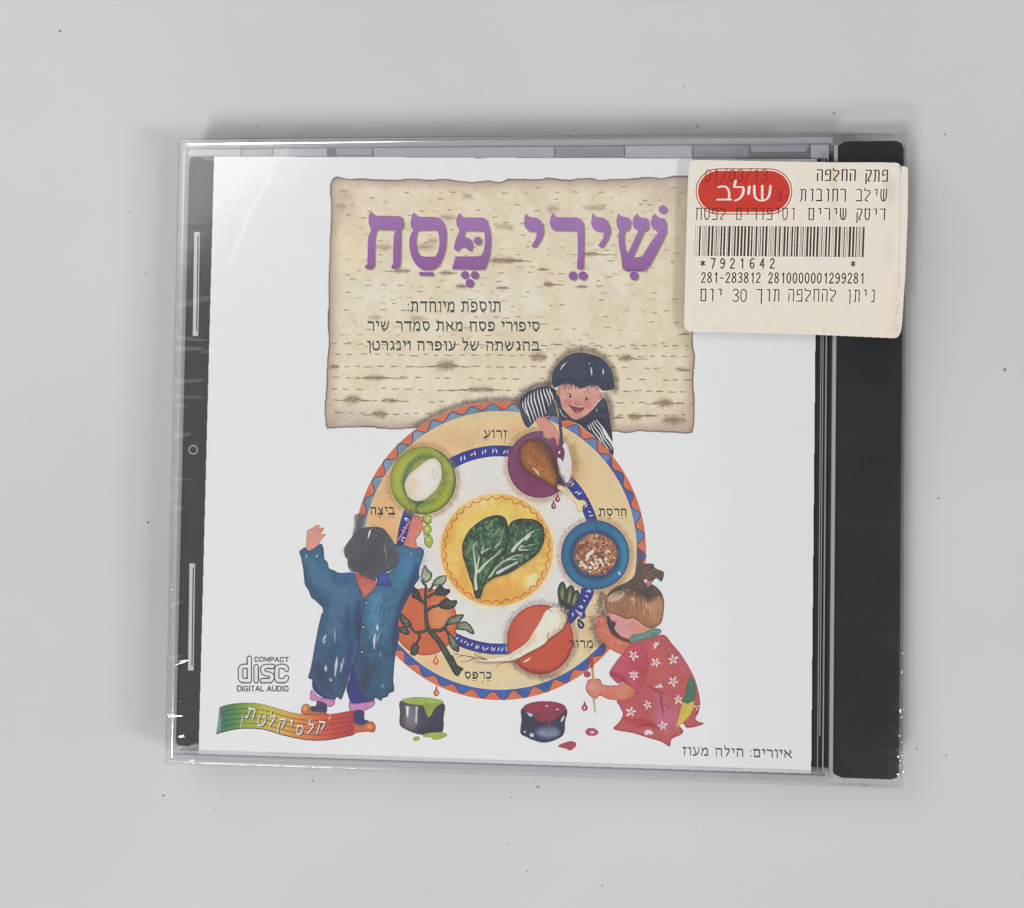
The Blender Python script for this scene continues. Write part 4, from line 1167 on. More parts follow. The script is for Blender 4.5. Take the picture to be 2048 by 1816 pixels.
    for f, q, w, col, a in ((E1, (250, 560, 330, 760, 520, 900, 700, 960), 26, (92, 124, 146), .5), (E1, (1500, 500, 1480, 700, 1380, 900), 30, (80, 130, 164), .6), (E1, (1100, 1050, 1080, 1300, 1060, 1600), 30, (84, 134, 168), .6),
                            (E1, (1620, 640, 1560, 880, 1420, 1150, 1360, 1400), 14, (38, 52, 88), .7), (E1, (200, 640, 220, 840, 330, 1040, 440, 1200), 12, (60, 78, 100), .6), (E1, (880, 1100, 860, 1350, 850, 1600), 16, (44, 58, 92), .65),
                            (E1, (560, 1150, 540, 1400, 470, 1650), 20, (96, 112, 150), .5), (E1, (720, 1150, 740, 1350, 700, 1600), 14, (56, 62, 112), .55), (E1, (560, 740, 600, 860, 760, 840), 8, (56, 70, 108), .5),
                            (E2, (900, 520, 980, 700, 960, 1000), 26, (52, 72, 84), .6), (E2, (1180, 500, 1200, 750, 1180, 1000), 22, (74, 112, 142), .55), (E2, (330, 600, 400, 800, 520, 980), 22, (44, 66, 88), .6), (E2, (640, 400, 560, 700, 560, 950), 14, (70, 106, 138), .5), (E2, (780, 300, 760, 500, 700, 800), 12, (56, 56, 108), .6),
                            (E2, (1360, 50, 1340, 300, 1320, 520), 12, (40, 50, 78), .7)):
        c.line(f(*q), w * .5, col, a, wm=w, w1=w * .4, soft=4, clip=rc)
    c.fuzz(E1(600, 1000, 700, 1300, 500, 1600), (110, 128, 160), 90, 18, 1.0, .3, 14, clip=rc, ang=1.75, jitter=.15)
    c.fuzz(E1(1100, 1000, 1150, 1300, 1150, 1600), (120, 166, 190), 100, 18, 1.0, .3, 14, clip=rc, ang=1.75, jitter=.15)
    c.fuzz(E2(500, 300, 480, 600, 450, 900), (40, 54, 86), 120, 20, 1.1, .3, 18, clip=rc, ang=1.65, jitter=.15)
    c.fuzz(E2(1100, 300, 1100, 700, 1100, 950), (38, 58, 80), 130, 20, 1.1, .3, 20, clip=rc, ang=1.6, jitter=.15)
    c.line(E2(870, 0, 880, 300, 850, 560, 800, 680), 2.0, (36, 44, 74), .8, w1=3)
    c.line(E1(945, 1055, 920, 1250, 890, 1450, 875, 1700), 1.8, (40, 52, 84), .7)
    c.line(E1(640, 745, 570, 790, 560, 860), 1.4, (44, 58, 92), .7)
    for q in ((1135, 1105, 1090, 1250, 1110, 1250), (1170, 1150, 1130, 1280, 1165, 1280), (1215, 1200, 1195, 1300, 1230, 1290)):
        c.line(E1(*q), 1.7, (36, 56, 84), .85, w1=.8)
    for f, q, w in ((E1, (190, 505, 215, 520, 200, 555), 2.2), (E1, (320, 525, 345, 530, 360, 490), 2.6), (E1, (1530, 510, 1560, 485), 1.6), (E2, (415, 340, 440, 290, 462, 250), 4.5), (E2, (425, 360, 450, 330), 4), (E2, (578, 180, 572, 260, 580, 360), 2), (E2, (1090, 240, 1075, 330, 1078, 440), 5.5), (E2, (1150, 230, 1115, 300, 1110, 350), 1.8),
                    (E2, (460, 645, 456, 690, 458, 720), 6.5), (E2, (600, 540, 590, 640, 575, 780), 6), (E2, (640, 620, 660, 660, 640, 740), 3.6), (E2, (500, 810, 525, 840, 530, 800), 3), (E2, (1150, 460, 1160, 540), 1.5), (E2, (1180, 880, 1190, 900, 1180, 930), 1.6), (E1, (1110, 1400, 1120, 1480), 5)):
        c.line(f(*q), w * .35, (206, 212, 220), .85, wm=w, w1=w * .3, soft=.3, clip=rc)
    c.line(E2(690, 545, 670, 620, 640, 720), 1.5, (196, 150, 190), .9, wm=4)
    for f, x, y in ((E1, 972, 1118), (E1, 930, 1428), (E2, 912, 468)):
        c.fill(ell(*f(x, y)[0], 3.9, 4.6), (36, 48, 74), .95)
        c.fill(ell(*f(x + 4, y + 4)[0], 1.7, 2.0), (196, 206, 214), .95)
    c.fill(cr(E1(660, 760, 720, 735, 840, 735, 850, 830, 780, 820), 3), (84, 92, 156), .8, soft=.8, own=True)
    c.fill(E1(1140, 745, 1220, 720, 1250, 760, 1262, 830, 1290, 905, 1190, 885, 1125, 905, 1120, 830), (78, 92, 160), edge=((52, 62, 116), 2, .7))
    c.line(E1(1100, 910, 1190, 890, 1290, 912, 1275, 840), 1.8, (44, 56, 92), .85)
    c.part("neck", kid)
    c.fill(cr(E1(840, 760, 960, 780, 1070, 840, 1102, 870, 1095, 900, 1020, 990, 942, 1052, 915, 980, 880, 920), 3), (192, 106, 94), var=.06, tint=((204, 126, 106), .5), edge=((146, 76, 76), 2, .6))
    c.part("hair", kid)
    hb = cr(E1(690, 450, 722, 372, 790, 282, 850, 205, 960, 160, 1080, 150, 1190, 172, 1265, 255, 1325, 350, 1372, 470, 1388, 560, 1355, 650, 1270, 720, 1150, 745, 1110, 800, 1090, 850, 1050, 835, 965, 785, 860, 730, 790, 725, 742, 660, 730, 560, 705, 540), 4)
    c.fill(hb, (92, 93, 98), var=.12, tint=((76, 76, 82), .8))
    rb = c.region(hb)
    B = []
    for a in np.linspace(2.6, 6.7, 70):
        R1, R2 = RNG.uniform(10, 30), RNG.uniform(44, 62)
        o = E1(1040, 400)[0]
        u = np.array([math.cos(a + 1.5), math.sin(a + 1.5)])
        B.append(np.array([o + u * R1 * .6 + (0, -14), o + u * (R1 + R2) / 2, o + u * R2]))
    c.batch(B[::2], 1.4, (120, 116, 116), .35, clip=rb)
    c.batch(B[1::2], 1.5, (64, 62, 70), .45, clip=rb)
    c.fill(ell(*E1(1000, 600)[0], 22, 20), (72, 72, 78), .5, soft=7, clip=rb, own=False)
    c.line(E1(1030, 185, 1015, 230, 995, 300), 1.2, (216, 212, 212), .92, wm=4.4)
    c.line(E1(1200, 385, 1215, 450, 1235, 540), 1, (168, 150, 148), .8, wm=2)
    for q in ((700, 400, 680, 440, 662, 500), (790, 700, 760, 640, 750, 560), (1265, 690, 1260, 660, 1275, 630), (800, 725, 790, 690, 795, 660), (980, 790, 985, 810, 975, 815)):
        c.line(E1(*q), 1.4, (150, 146, 148) if q[0] in (790, 1265, 800) else (110, 104, 106), .75, w1=.5)
    c.batch([E1(x, 740, x + RNG.normal(0, 6), 770, x + RNG.normal(0, 12), 800 + RNG.uniform(0, 40)) for x in np.linspace(870, 1090, 18)], 1.3, (80, 70, 74), .7)
    c.batch([E1(x, 170, x + RNG.normal(0, 4), 145, x + RNG.normal(0, 10), 118) for x in np.linspace(1040, 1150, 8)], 1, (120, 112, 110), .7)

    # ---------------- girl painting on the right
    girl = c.part("child_figure", None, "printed girl in a red flowered dress crouching with a brush")
    c.fuzz(G1(430, 560, 380, 660, 400, 800, 480, 850), (70, 60, 60), 200, 11, 1.2, .5, 5)
    c.fuzz(G1(300, 850, 320, 1000, 350, 1150, 460, 1260), (70, 62, 66), 260, 11, 1.2, .45, 6)
    c.fill(cr(G1(480, 840, 540, 880, 590, 940, 600, 1000, 640, 1080, 560, 1090, 500, 1020, 470, 930), 3), (58, 52, 66), .9, soft=1.2, own=False)
    c.part("dress", girl)
    dress = cr(G2(760, 190, 900, 185, 1100, 140, 1210, 128, 1290, 225, 1400, 355, 1510, 520, 1590, 680, 1640, 850, 1662, 1000, 1640, 1120, 1602, 1190, 1640, 1235, 1712, 1258, 1610, 1300, 1490, 1312, 1450, 1262, 1400, 1290, 1442, 1340, 1425, 1395, 1310, 1450, 1285, 1500, 1270, 1552, 1160, 1490, 1000, 1442, 800, 1380, 560, 1332, 620, 1250, 675, 1145, 640, 1050, 605, 950, 840, 900, 760, 600, 700, 350), 4)
    c.fill(dress, (184, 96, 94), var=.08, tint=((182, 86, 104), .8), edge=((138, 58, 72), 3, .6))
    rd = c.region(dress)
    for q, w, col, a in (((1150, 900, 1180, 1150, 1240, 1380), 40, (192, 116, 148), .65), ((1350, 1000, 1330, 1200, 1380, 1350), 20, (196, 116, 146), .5), ((1400, 300, 1480, 460, 1560, 640), 8, (196, 110, 126), .6), ((1280, 330, 1400, 450, 1450, 640), 20, (186, 100, 130), .45),
                         ((1000, 300, 1120, 500, 1150, 700), 44, (190, 104, 92), .5), ((660, 1180, 800, 1230, 1000, 1240, 1100, 1300), 16, (176, 66, 62), .6), ((1160, 870, 1170, 1000, 1200, 1160), 5, (126, 56, 84), .75), ((960, 740, 1060, 820, 1160, 860, 1240, 870), 5, (132, 66, 74), .65), ((1200, 1000, 1260, 1060, 1270, 1080), 4, (140, 64, 92), .6),
                         ((850, 1310, 1000, 1270, 1140, 1330), 6, (134, 54, 58), .6), ((1620, 720, 1660, 980, 1600, 1190), 4, (150, 70, 78), .7), ((1540, 560, 1620, 800, 1640, 1000), 9, (176, 92, 96), .6)):
        c.line(G2(*q), w * .4, col, a, wm=w, w1=w * .3, soft=max(1, w * .12), clip=rd)
    c.fuzz(G2(800, 1100, 1000, 1150, 1100, 900), (168, 74, 78), 120, 14, 1.2, .25, 16, clip=rd, ang=1.4)
    c.fill(cr(G2(1520, 668, 1592, 720, 1602, 860, 1590, 968, 1500, 1000, 1438, 980, 1478, 850), 3), (86, 118, 100), var=.12, edge=((62, 92, 76), 2, .6))
    c.fill(cr(G2(1438, 990, 1500, 1006, 1582, 972, 1570, 1080, 1500, 1190, 1360, 1312, 1392, 1170), 3), (204, 184, 88), var=.06, edge=((176, 150, 66), 2, .6))
    c.part("arm", girl)
    a1 = cr(G1(338, 1060, 328, 930, 345, 862, 400, 840, 450, 860, 472, 910, 475, 990, 540, 1075, 630, 1135, 730, 1165, 765, 1195, 720, 1270, 665, 1335, 560, 1292, 480, 1240, 385, 1135), 4)
    c.fill(a1, (204, 118, 98), var=.07, tint=((212, 138, 112), .6), edge=((156, 78, 68), 2.4, .65))
    for q in ((200, 850, 280, 868, 350, 880, 420, 860), (320, 930, 350, 900, 380, 880), (380, 930, 400, 900, 440, 880)):
        c.line(G1(*q), 2.0, (206, 142, 112), .9, w1=1.4, own=True)
    for q in ((370, 1050, 400, 1062, 430, 1055), (380, 980, 410, 940, 450, 920), (420, 960, 450, 990, 470, 980), (370, 900, 380, 940, 365, 960)):
        c.line(G1(*q), 1.3, (150, 76, 60), .75, w1=.6)
    c.fill(ell(*G1(690, 1250)[0], 12, 9), (180, 92, 84), .5, soft=4, clip=c.region(a1), own=False)
    c.fill(cr(G1(560, 1010, 620, 1060, 760, 1120, 800, 1180, 700, 1160, 600, 1110, 530, 1060), 4), (88, 58, 66), .8, soft=1, own=False)
    c.fill(cr(G1(760, 1060, 1000, 980, 1080, 1000, 1000, 1080, 800, 1130), 4), (196, 134, 116), var=.05)
    c.part("face", girl)
    fc = cr(G1(490, 815, 540, 805, 640, 830, 730, 840, 800, 840, 900, 880, 1020, 940, 1040, 1020, 960, 1050, 880, 1080, 795, 1090, 772, 1130, 745, 1142, 650, 1105, 590, 1045, 562, 985, 590, 940, 530, 905, 505, 860), 4)
    c.fill(fc, (212, 152, 148), var=.04, tint=((206, 138, 118), .7), edge=((158, 92, 92), 1.8, .6))
    rg = c.region(fc)
    c.fill(ell(*G1(890, 1000)[0], 16, 10), (206, 142, 116), .6, soft=5, clip=rg, own=False)
    c.line(G1(770, 960, 800, 930, 790, 980, 740, 978), 1.2, (176, 96, 92), .8)
    c.fill(ell(*G1(560, 850)[0], 6, 4), (222, 166, 160), .6, soft=2, clip=rg, own=False)
    c.line(G1(556, 902, 580, 912, 606, 906), 1.3, (110, 62, 66), .8, w1=.6)
    c.line(G1(600, 1055, 650, 1105, 745, 1142), 1.4, (120, 62, 66), .7)
    c.fill(cr(G1(640, 1106, 745, 1146, 790, 1150, 790, 1190, 720, 1180, 630, 1142, 580, 1095), 3), (112, 66, 62), .85, soft=.8, own=False)
    c.part("collar", girl)
    c.fill(cr(G1(790, 1092, 920, 1068, 1020, 1022, 1085, 1000, 1160, 1018, 1155, 1065, 1100, 1100, 1000, 1130, 860, 1165, 765, 1180), 4), (104, 142, 132), var=.08, edge=((62, 98, 88), 2, .7))
    c.line(G1(1030, 1050, 1060, 1090, 1110, 1050), 1.3, (60, 90, 82), .7)
    # sleeve in front of the upper arm
    c.cur = c.names.index(("dress", girl, None))
    slv = cr(G2(720, 300, 690, 350, 640, 400, 560, 510, 502, 615, 545, 690, 620, 752, 700, 735, 860, 880, 920, 780, 985, 650, 1000, 420, 900, 240), 4)
    c.fill(slv, (184, 82, 98), var=.08, tint=((190, 96, 112), .7), edge=((134, 52, 72), 2.2, .6))
    c.line(G2(510, 620, 600, 640, 700, 720, 860, 870), 6, (150, 56, 74), .7, wm=9, w1=2, soft=1.5, clip=c.region(slv))
    c.line(G2(960, 380, 940, 600, 880, 800), 4, (150, 70, 70), .4, wm=10, soft=3, clip=c.region(slv))
    for x, y, n, r0, rot in ((810, 390, 5, 72, .3), (1115, 265, 4, 66, 2.5), (1100, 480, 5, 72, .1), (1315, 440, 5, 76, .8), (815, 640, 6, 66, .5), (1320, 720, 5, 74, .2), (1140, 800, 4, 56, 3.4), (1385, 950, 5, 66, .9), (990, 1020, 5, 60, .6), (780, 1110, 5, 74, 1.1), (1185, 1290, 5, 62, 3.3), (1005, 1400, 6, 70, 3.3), (1620, 1050, 3, 40, 1.5)):
        o = G2(x, y)[0]
        half = n in (4, 6) and y > 250 and y not in (640,)
        for k in range(n):
            a = rot + (k / n * 6.283 if not half else k / (n - 1) * 2.6)
            l = r0 * .15656 * RNG.uniform(.82, 1.1)
            u = np.array([math.cos(a), math.sin(a)])
            c.fill(ell(*(o + u * l * .56), l * .42, l * .2, a, 14), (224, 206, 212), .93, var=.02, clip=rd | c.region(slv))
        c.fill(ell(*o, 1.3, 1.3), (150, 130, 130), .7, own=False)
    c.part("hair", girl)
    hr_ = cr(G1(452, 760, 440, 660, 470, 580, 530, 505, 620, 455, 760, 420, 870, 425, 980, 450, 1060, 448, 1125, 490, 1180, 570, 1202, 670, 1195, 800, 1170, 920, 1100, 985, 1030, 1000, 960, 975, 900, 930, 840, 890, 790, 870, 720, 885, 600, 830, 500, 800), 4)
    c.fill(hr_, (166, 120, 92), var=.14, tint=((132, 92, 70), .7), edge=((86, 66, 58), 3, .7))
    rh = c.region(hr_)
    c.fill(ell(*G1(1080, 740)[0], 14, 28), (188, 142, 104), .75, soft=6, clip=rh, own=False)
    c.fill(cr(G1(480, 640, 520, 570, 620, 520, 730, 505, 680, 580, 600, 650, 520, 660), 4), (216, 200, 186), .85, soft=1.6, clip=rh, own=False)
    B, B2 = [], []
    for k in range(60):
        x = RNG.uniform(460, 1190)
        t = (x - 460) / 730
        q = G1(860 + (x - 860) * .35, 470, x - 10, 640, x + (10 if t > .5 else -4), 800 + 160 * max(0, t - .45))
        (B if k % 2 else B2).append(cr(q, 5, False))
    c.batch(B, 1.4, (96, 68, 58), .5, clip=rh)
    c.batch(B2, 1.3, (212, 172, 138), .5, clip=rh)
    for q, w in (((770, 650, 800, 620, 830, 660), 4), ((960, 660, 980, 720, 970, 780), 3), ((800, 700, 820, 690), 3), ((1010, 700, 1020, 780), 2.5), ((930, 760, 950, 830), 2)):
        c.line(G1(*q), 1, (224, 190, 160), .75, wm=w, soft=.5, clip=rh)
    c.fill(cr(G1(470, 590, 600, 470, 750, 395, 835, 300, 865, 180, 905, 130, 950, 190, 960, 175, 1060, 178, 1085, 230, 1160, 262, 1202, 295, 1168, 405, 1100, 360, 1040, 430, 1075, 452, 1140, 510, 1190, 600, 1150, 585, 1060, 605, 1000, 630, 930, 590, 850, 545, 760, 500, 620, 520), 4), (90, 82, 78), var=.14, tint=((112, 84, 70), .5))
    c.fuzz(G1(560, 540, 700, 520, 850, 560, 960, 630, 1100, 610), (84, 74, 70), 130, 11, 1.4, .6, 4, ang=1.3, clip=rh)
    for q in ((930, 300, 980, 230, 1060, 190), (940, 330, 1040, 270, 1160, 270), (960, 350, 1080, 310, 1190, 310), (980, 380, 1100, 340, 1160, 400), (1000, 300, 1100, 250, 1180, 285)):
        c.line(G1(*q), 2.4, (150, 108, 84), .75, w1=.6)
    c.fill(cr(G1(935, 390, 975, 375, 1010, 400, 1040, 390, 1030, 440, 1000, 475, 975, 440), 3), (176, 124, 138), var=.1)
    c.fill(ell(*G1(965, 395)[0], 3, 3.4), (222, 196, 206), .9, own=False)
    c.part("arm", girl)
    a2 = cr(G2(212, 850, 203, 790, 232, 702, 300, 690, 380, 692, 420, 760, 520, 772, 610, 768, 700, 738, 800, 800, 852, 870, 800, 930, 720, 958, 640, 962, 480, 945, 385, 902, 330, 946, 270, 920), 4)
    c.fill(a2, (206, 132, 112), var=.06, tint=((196, 108, 88), .6), edge=((140, 68, 62), 2, .7))
    c.fill(ell(*G2(300, 790)[0], 12, 10), (216, 154, 142), .7, soft=5, clip=c.region(a2), own=False)
    c.fuzz(G2(740, 920, 800, 890, 840, 860), (150, 86, 50), 50, 7, 1.2, .45, 3, clip=c.region(a2))
    c.line(G2(360, 890, 385, 902, 395, 870), 1.3, (130, 66, 62), .8)
    c.part("brush", girl)
    c.line(G2(285, 540, 292, 620, 300, 705), 5.5, (206, 162, 110), .95, w1=6, own=True)
    c.line(G2(280, 545, 288, 620, 296, 700), 1, (140, 90, 60), .7)
    c.line(G2(262, 370, 275, 450, 282, 545), 2.5, (172, 74, 70), .95, wm=8.5, w1=5, own=True)
    c.fill(ell(*G2(220, 630)[0], 7, 6.5), (156, 70, 88), .9)
    c.line(G2(298, 945, 312, 1040, 318, 1130), 5.6, (200, 184, 150), .95, w1=1.2, own=True)
    c.line(G2(308, 950, 320, 1060, 320, 1130), 1.2, (120, 100, 84), .7)

    # ---------------- paint tins
    tin = c.part("paint_tin", None, "printed dark tin with green paint running over its rim")
    body = cr(E2(1418, 1095, 1405, 1250, 1402, 1400, 1480, 1462, 1590, 1510, 1700, 1530, 1830, 1520, 1950, 1490, 1962, 1310, 1962, 1130, 1700, 1150), 4)
    c.fill(body, (92, 88, 100), var=.12, grad=(800, 1420, 890, 1430, (66, 64, 82)), tint=((74, 72, 90), .6), edge=((50, 48, 62), 3, .8))
    rb = c.region(body)
    c.line(E2(1550, 1180, 1545, 1350, 1560, 1480), 14, (150, 140, 148), .6, wm=24, soft=4, clip=rb)
    c.fill(E2(1478, 1160, 1522, 1170, 1508, 1310, 1490, 1300), (226, 220, 222), .9, soft=.5, own=False)
    c.fill(E2(1604, 1165, 1634, 1168, 1622, 1400, 1600, 1370), (220, 204, 214), .85, soft=.8, own=False)
    c.line(E2(1640, 1200, 1645, 1290), 2, (40, 38, 50), .8)
    c.fuzz(E2(1500, 1480, 1650, 1500, 1900, 1440), (44, 44, 60), 90, 12, 1.2, .4, 5, clip=rb, ang=1.6)
    c.fill(ell(*E2(1695, 1103)[0], 42, 8.2, .05), (160, 178, 92), var=.08, tint=((134, 152, 74), .7), edge=((110, 120, 90), 1.4, .6))
    c.line(E2(1425, 1095, 1480, 1070, 1560, 1055), 1.4, (196, 202, 170), .7)
    c.fill(cr(E2(1700, 1135, 1718, 1200, 1738, 1260, 1765, 1302, 1800, 1285, 1840, 1210, 1880, 1165, 1950, 1122, 1830, 1130), 4), (150, 166, 78), var=.1, edge=((116, 134, 66), 2, .5))
    tin2 = c.part("paint_tin", None, "printed dark blue tin with red paint running over its rim")
    body = cr(B8(836, 395, 828, 480, 821, 565, 860, 592, 900, 612, 980, 632, 1060, 612, 1116, 572, 1125, 490, 1132, 400, 985, 440), 4)
    c.fill(body, (52, 58, 86), var=.16, tint=((38, 42, 66), .7), edge=((30, 32, 54), 3, .8))
    rb = c.region(body)
    c.fill(ell(*B8(1010, 560)[0], 24, 12), (150, 156, 178), .6, soft=5, clip=rb, own=False)
    c.fuzz(B8(930, 560, 1010, 580, 1080, 560), (180, 186, 202), 70, 8, 1, .35, 4, clip=rb, ang=1.3)
    for x, y, rx, ry in ((888, 440, 5, 4), (1108, 470, 2.6, 7), (850, 558, 2.6, 2.4), (898, 580, 5, 4), (868, 425, 3, 1.6)):
        c.fill(ell(*B8(x, y)[0], rx, ry, .5), (206, 212, 224), .85, soft=.6, own=False)
    c.fill(ell(*B8(985, 396)[0], 43, 14), (150, 66, 86), var=.08, tint=((124, 50, 70), .7), edge=((104, 44, 64), 2, .7))
    c.fill(cr(B8(905, 420, 925, 465, 958, 492, 1005, 482, 1016, 525, 1028, 522, 1030, 484, 1065, 470, 1095, 440, 1122, 415, 985, 440), 4), (138, 56, 76), var=.1, edge=((104, 40, 60), 2, .5))
    c.line(B8(860, 420, 940, 440, 1010, 444), 2, (96, 38, 56), .6, w1=.8)
    for x, y in ((1000, 385), (1072, 408)):
        c.line(B8(x - 12, y, x, y - 5, x + 12, y), 1, (230, 206, 214), .9, wm=2.2)

    # ---------------- spilled paint
    def drop(name, polys, col, e, lab):
        c.part(name, None, lab)
        for p in polys:
            c.fill(p, col, var=.08, edge=(e, 2, .7))
    tear = lambda x, y, rx, ry: cr(np.array([[x, y - ry * 1.3], [x + rx * .45, y - ry * .5], [x + rx, y + ry * .2], [x + rx * .6, y + ry * .85], [x, y + ry], [x - rx * .6, y + ry * .85], [x - rx, y + ry * .2], [x - rx * .45, y - ry * .5]]), 4)
    o = E2(1870, 980)[0]; drop("paint_drop", [tear(o[0], o[1], 6, 9)], (198, 118, 86), (160, 78, 60), "printed orange drop under the plate rim")
    c.line(E2(1872, 900, 1870, 950), 2, (196, 116, 86), .9); c.fill(ell(o[0] + 1.5, o[1] + 3, 1.6, 3), (230, 190, 168), .9, own=False)
    o = E2(1862, 580)[0]; drop("paint_drop", [tear(o[0], o[1], 6, 9)], (206, 124, 88), (170, 90, 66), "printed orange drop inside the plate rim")
    c.fill(ell(o[0] + .5, o[1], 1.5, 3.4), (236, 204, 184), .9, own=False)
    Z6 = fr(980, 840, .19569)
    for x, y in ((690, 800), (650, 870)):
        o = Z6(x, y)[0]; drop("paint_drop", [tear(o[0], o[1], 5.2, 8)], (164, 66, 88), (124, 44, 66), "printed dark red drop below the roast shank")
        c.fill(ell(o[0] + .6, o[1] + 1, 1.3, 2.8), (226, 196, 204), .9, own=False)
    o = B8(1258, 387)[0]; drop("paint_drop", [tear(o[0], o[1], 6.4, 8.5)], (178, 84, 108), (140, 54, 80), "printed pink red drop beside the brush tip")
    c.fill(ell(o[0] - .5, o[1] + 2, 1.5, 3.4), (230, 204, 212), .9, own=False)
    E = fr(860, 1000, 1)
    f5 = fr(700, 840, .19569)
    drop("green_beads", [ell(*f5(790, 1015)[0], 9, 10), ell(*f5(790, 1120)[0], 9, 10.5), ell(*f5(805, 1240)[0], 9, 12)], (164, 178, 78), (110, 130, 62), None)
    for x, y in ((798, 1005), (790, 1110), (800, 1225)):
        c.fill(ell(*f5(x, y)[0], 2.6, 2.6), (214, 216, 150), .85, soft=.6, own=False)
    c.line(f5(740, 985, 760, 1040, 800, 1060, 835, 1040), 1.8, (60, 66, 84), .8)
    c.line(f5(752, 1120, 760, 1200, 780, 1290, 830, 1305), 1.6, (70, 84, 150), .7)
    c.line(f5(760, 1172, 800, 1180, 830, 1176), 1.4, (90, 112, 70), .8)
    o = B8(1140, 652)[0]; drop("paint_splash", [cr(B8(1078, 652, 1110, 635, 1160, 622, 1195, 630, 1198, 655, 1160, 684, 1130, 672, 1095, 665), 4)], (166, 78, 94), (140, 60, 78), "printed red splash beside the red paint tin")
    o = B8(1306, 558)[0]; drop("paint_splash", [cr(B8(1264, 555, 1280, 535, 1320, 533, 1350, 555, 1340, 578, 1305, 585, 1275, 578), 4)], (172, 84, 104), (136, 54, 78), "printed red splash under the girl's brush")
    c.fill(ell(o[0] + 1, o[1] + 1, 4, 2.4), (232, 206, 212), .9, soft=.6, own=False)
    drop("paint_splash", [cr(E2(1700, 1555, 1720, 1520, 1800, 1505, 1950, 1500, 2010, 1530, 1980, 1560, 1900, 1590, 1820, 1590, 1800, 1565), 4), ell(*E2(1615, 1580)[0], 7, 4.6, -.3)], (166, 176, 88), (140, 152, 72), "printed green splash under the green paint tin")

    # ---------------- ribbon banner
    rib = c.part("ribbon_banner", None)
    topc = B6(712, 800, 780, 780, 880, 770, 980, 775, 1080, 800, 1180, 830, 1280, 848, 1380, 850, 1480, 845, 1560, 832, 1622, 820)
    botc = B6(690, 980, 760, 960, 840, 945, 930, 942, 1020, 950, 1120, 980, 1220, 1005, 1330, 1022, 1450, 1020, 1560, 1000, 1625, 985)
    T, Bt = cr(topc, 8, False), cr(botc, 8, False)
    n = min(len(T), len(Bt))
    T, Bt = T[:n], Bt[:n]
    stops = [(0, (70, 112, 92)), (.14, (84, 132, 90)), (.26, (150, 166, 70)), (.38, (190, 180, 76)), (.52, (208, 160, 82)), (.66, (208, 124, 76)), (.8, (196, 84, 70)), (1, (176, 64, 70))]
    for i in range(n - 1):
        t = (i + .5) / (n - 1)
        for (t0, c0), (t1, c1) in zip(stops[:-1], stops[1:]):
            if t0 <= t <= t1:
                k = (t - t0) / (t1 - t0)
                col = np.array(c0) * (1 - k) + np.array(c1) * k
                break
        c.fill(np.array([T[i], T[i + 1] + (.6, 0), Bt[i + 1] + (.6, 0), Bt[i]]), col, var=.03)
    for k in (.22, .4, .6, .8):
        c.line(T * (1 - k) + Bt * k, 1.3, (60, 62, 40) if k < 0 else (72, 52, 42), .75, smooth=False)
    c.line(T, 1.2, (120, 92, 60), .7, smooth=False)
    c.line(Bt, 2.0, (56, 44, 40), .85, smooth=False)
    c.fill(ell(*B6(705, 890)[0], 4, 28), (226, 226, 226), .5, soft=3, own=False)
    c.part("banner_lettering", rib)
    for ch, x, y, h, tl in (("ק", 1408, 928, 74, .2), ("ל", 1330, 946, 80, .15), ("ס", 1258, 956, 76, .05), ("י", 1198, 922, 72, -.1), ("ק", 1138, 912, 80, 0), ("ל", 1068, 892, 82, .1), ("ט", 1000, 890, 80, .1), ("ת", 928, 842, 84, .25)):
        w, st, sm = glyph(ch, False)
        o = B6(x, y)[0]
        hh = h * .29354
        polys = []
        for q in st:
            q = np.array(q).reshape(-1, 2)
            if sm and len(q) > 3:
                q = cr(q, 4, False)
            X, Y = (q[:, 0] - w / 2) * hh * .95, (q[:, 1] - .5) * hh
            X = X - Y * .22
            polys.append(np.c_[o[0] + X - Y * tl * .3, o[1] + Y + X * tl * .8])
        c.fill(c.nib([p + (1.8, 1.6) for p in polys], 1.1, 1.9), (36, 26, 20), .9, var=0)
        c.fill(c.nib(polys, .95, 1.75), (232, 230, 226), .98, var=0)
    for q in ((1470, 850, 1455, 890), (870, 850, 855, 945)):
        c.line(B6(*q), 1, (228, 226, 214), .7, wm=2.2)

    # ---------------- compact disc mark
    mark = c.part("disc_emblem", None)
    d = [B6(915, 465, 915, 560, 915, 616), B6(915, 520, 880, 520, 862, 524, 855, 538, 855, 600, 862, 613, 880, 617, 915, 617), B6(962, 522, 962, 617),
         B6(1075, 521, 1030, 521, 1012, 526, 1006, 540, 1010, 560, 1025, 570, 1055, 574, 1068, 582, 1071, 600, 1062, 614, 1045, 617, 1003, 617),
         B6(1168, 541, 1166, 530, 1160, 524, 1145, 520, 1125, 520, 1108, 526, 1102, 540, 1102, 600, 1108, 613, 1125, 618, 1145, 618, 1160, 613, 1166, 606, 1168, 597)]
    def thick(w):
        out = []
        for q in d:
            out += c.nib([q], w, w)
        return out
    c.fill(thick(5.4), (62, 60, 62), .95, var=0)
    c.fill(thick(3.3), (220, 220, 221), 1, var=0)
    c.word("COMPACT", 509, 577.5, 1313.8, 1323.2, .95, .95, (58, 56, 58), slope=.01)
    c.word("DIGITAL AUDIO", 474, 577, 1371.5, 1382.5, .95, .95, (58, 56, 58), slope=.003)
    # ---------------- illustrator credit
    c.part("credit_lettering", None)
    c.word("איורים: הילה מעוז", 1365, 1584, 1493.5, 1511, .9, 1.6, (84, 80, 80), slope=.028)
    return c


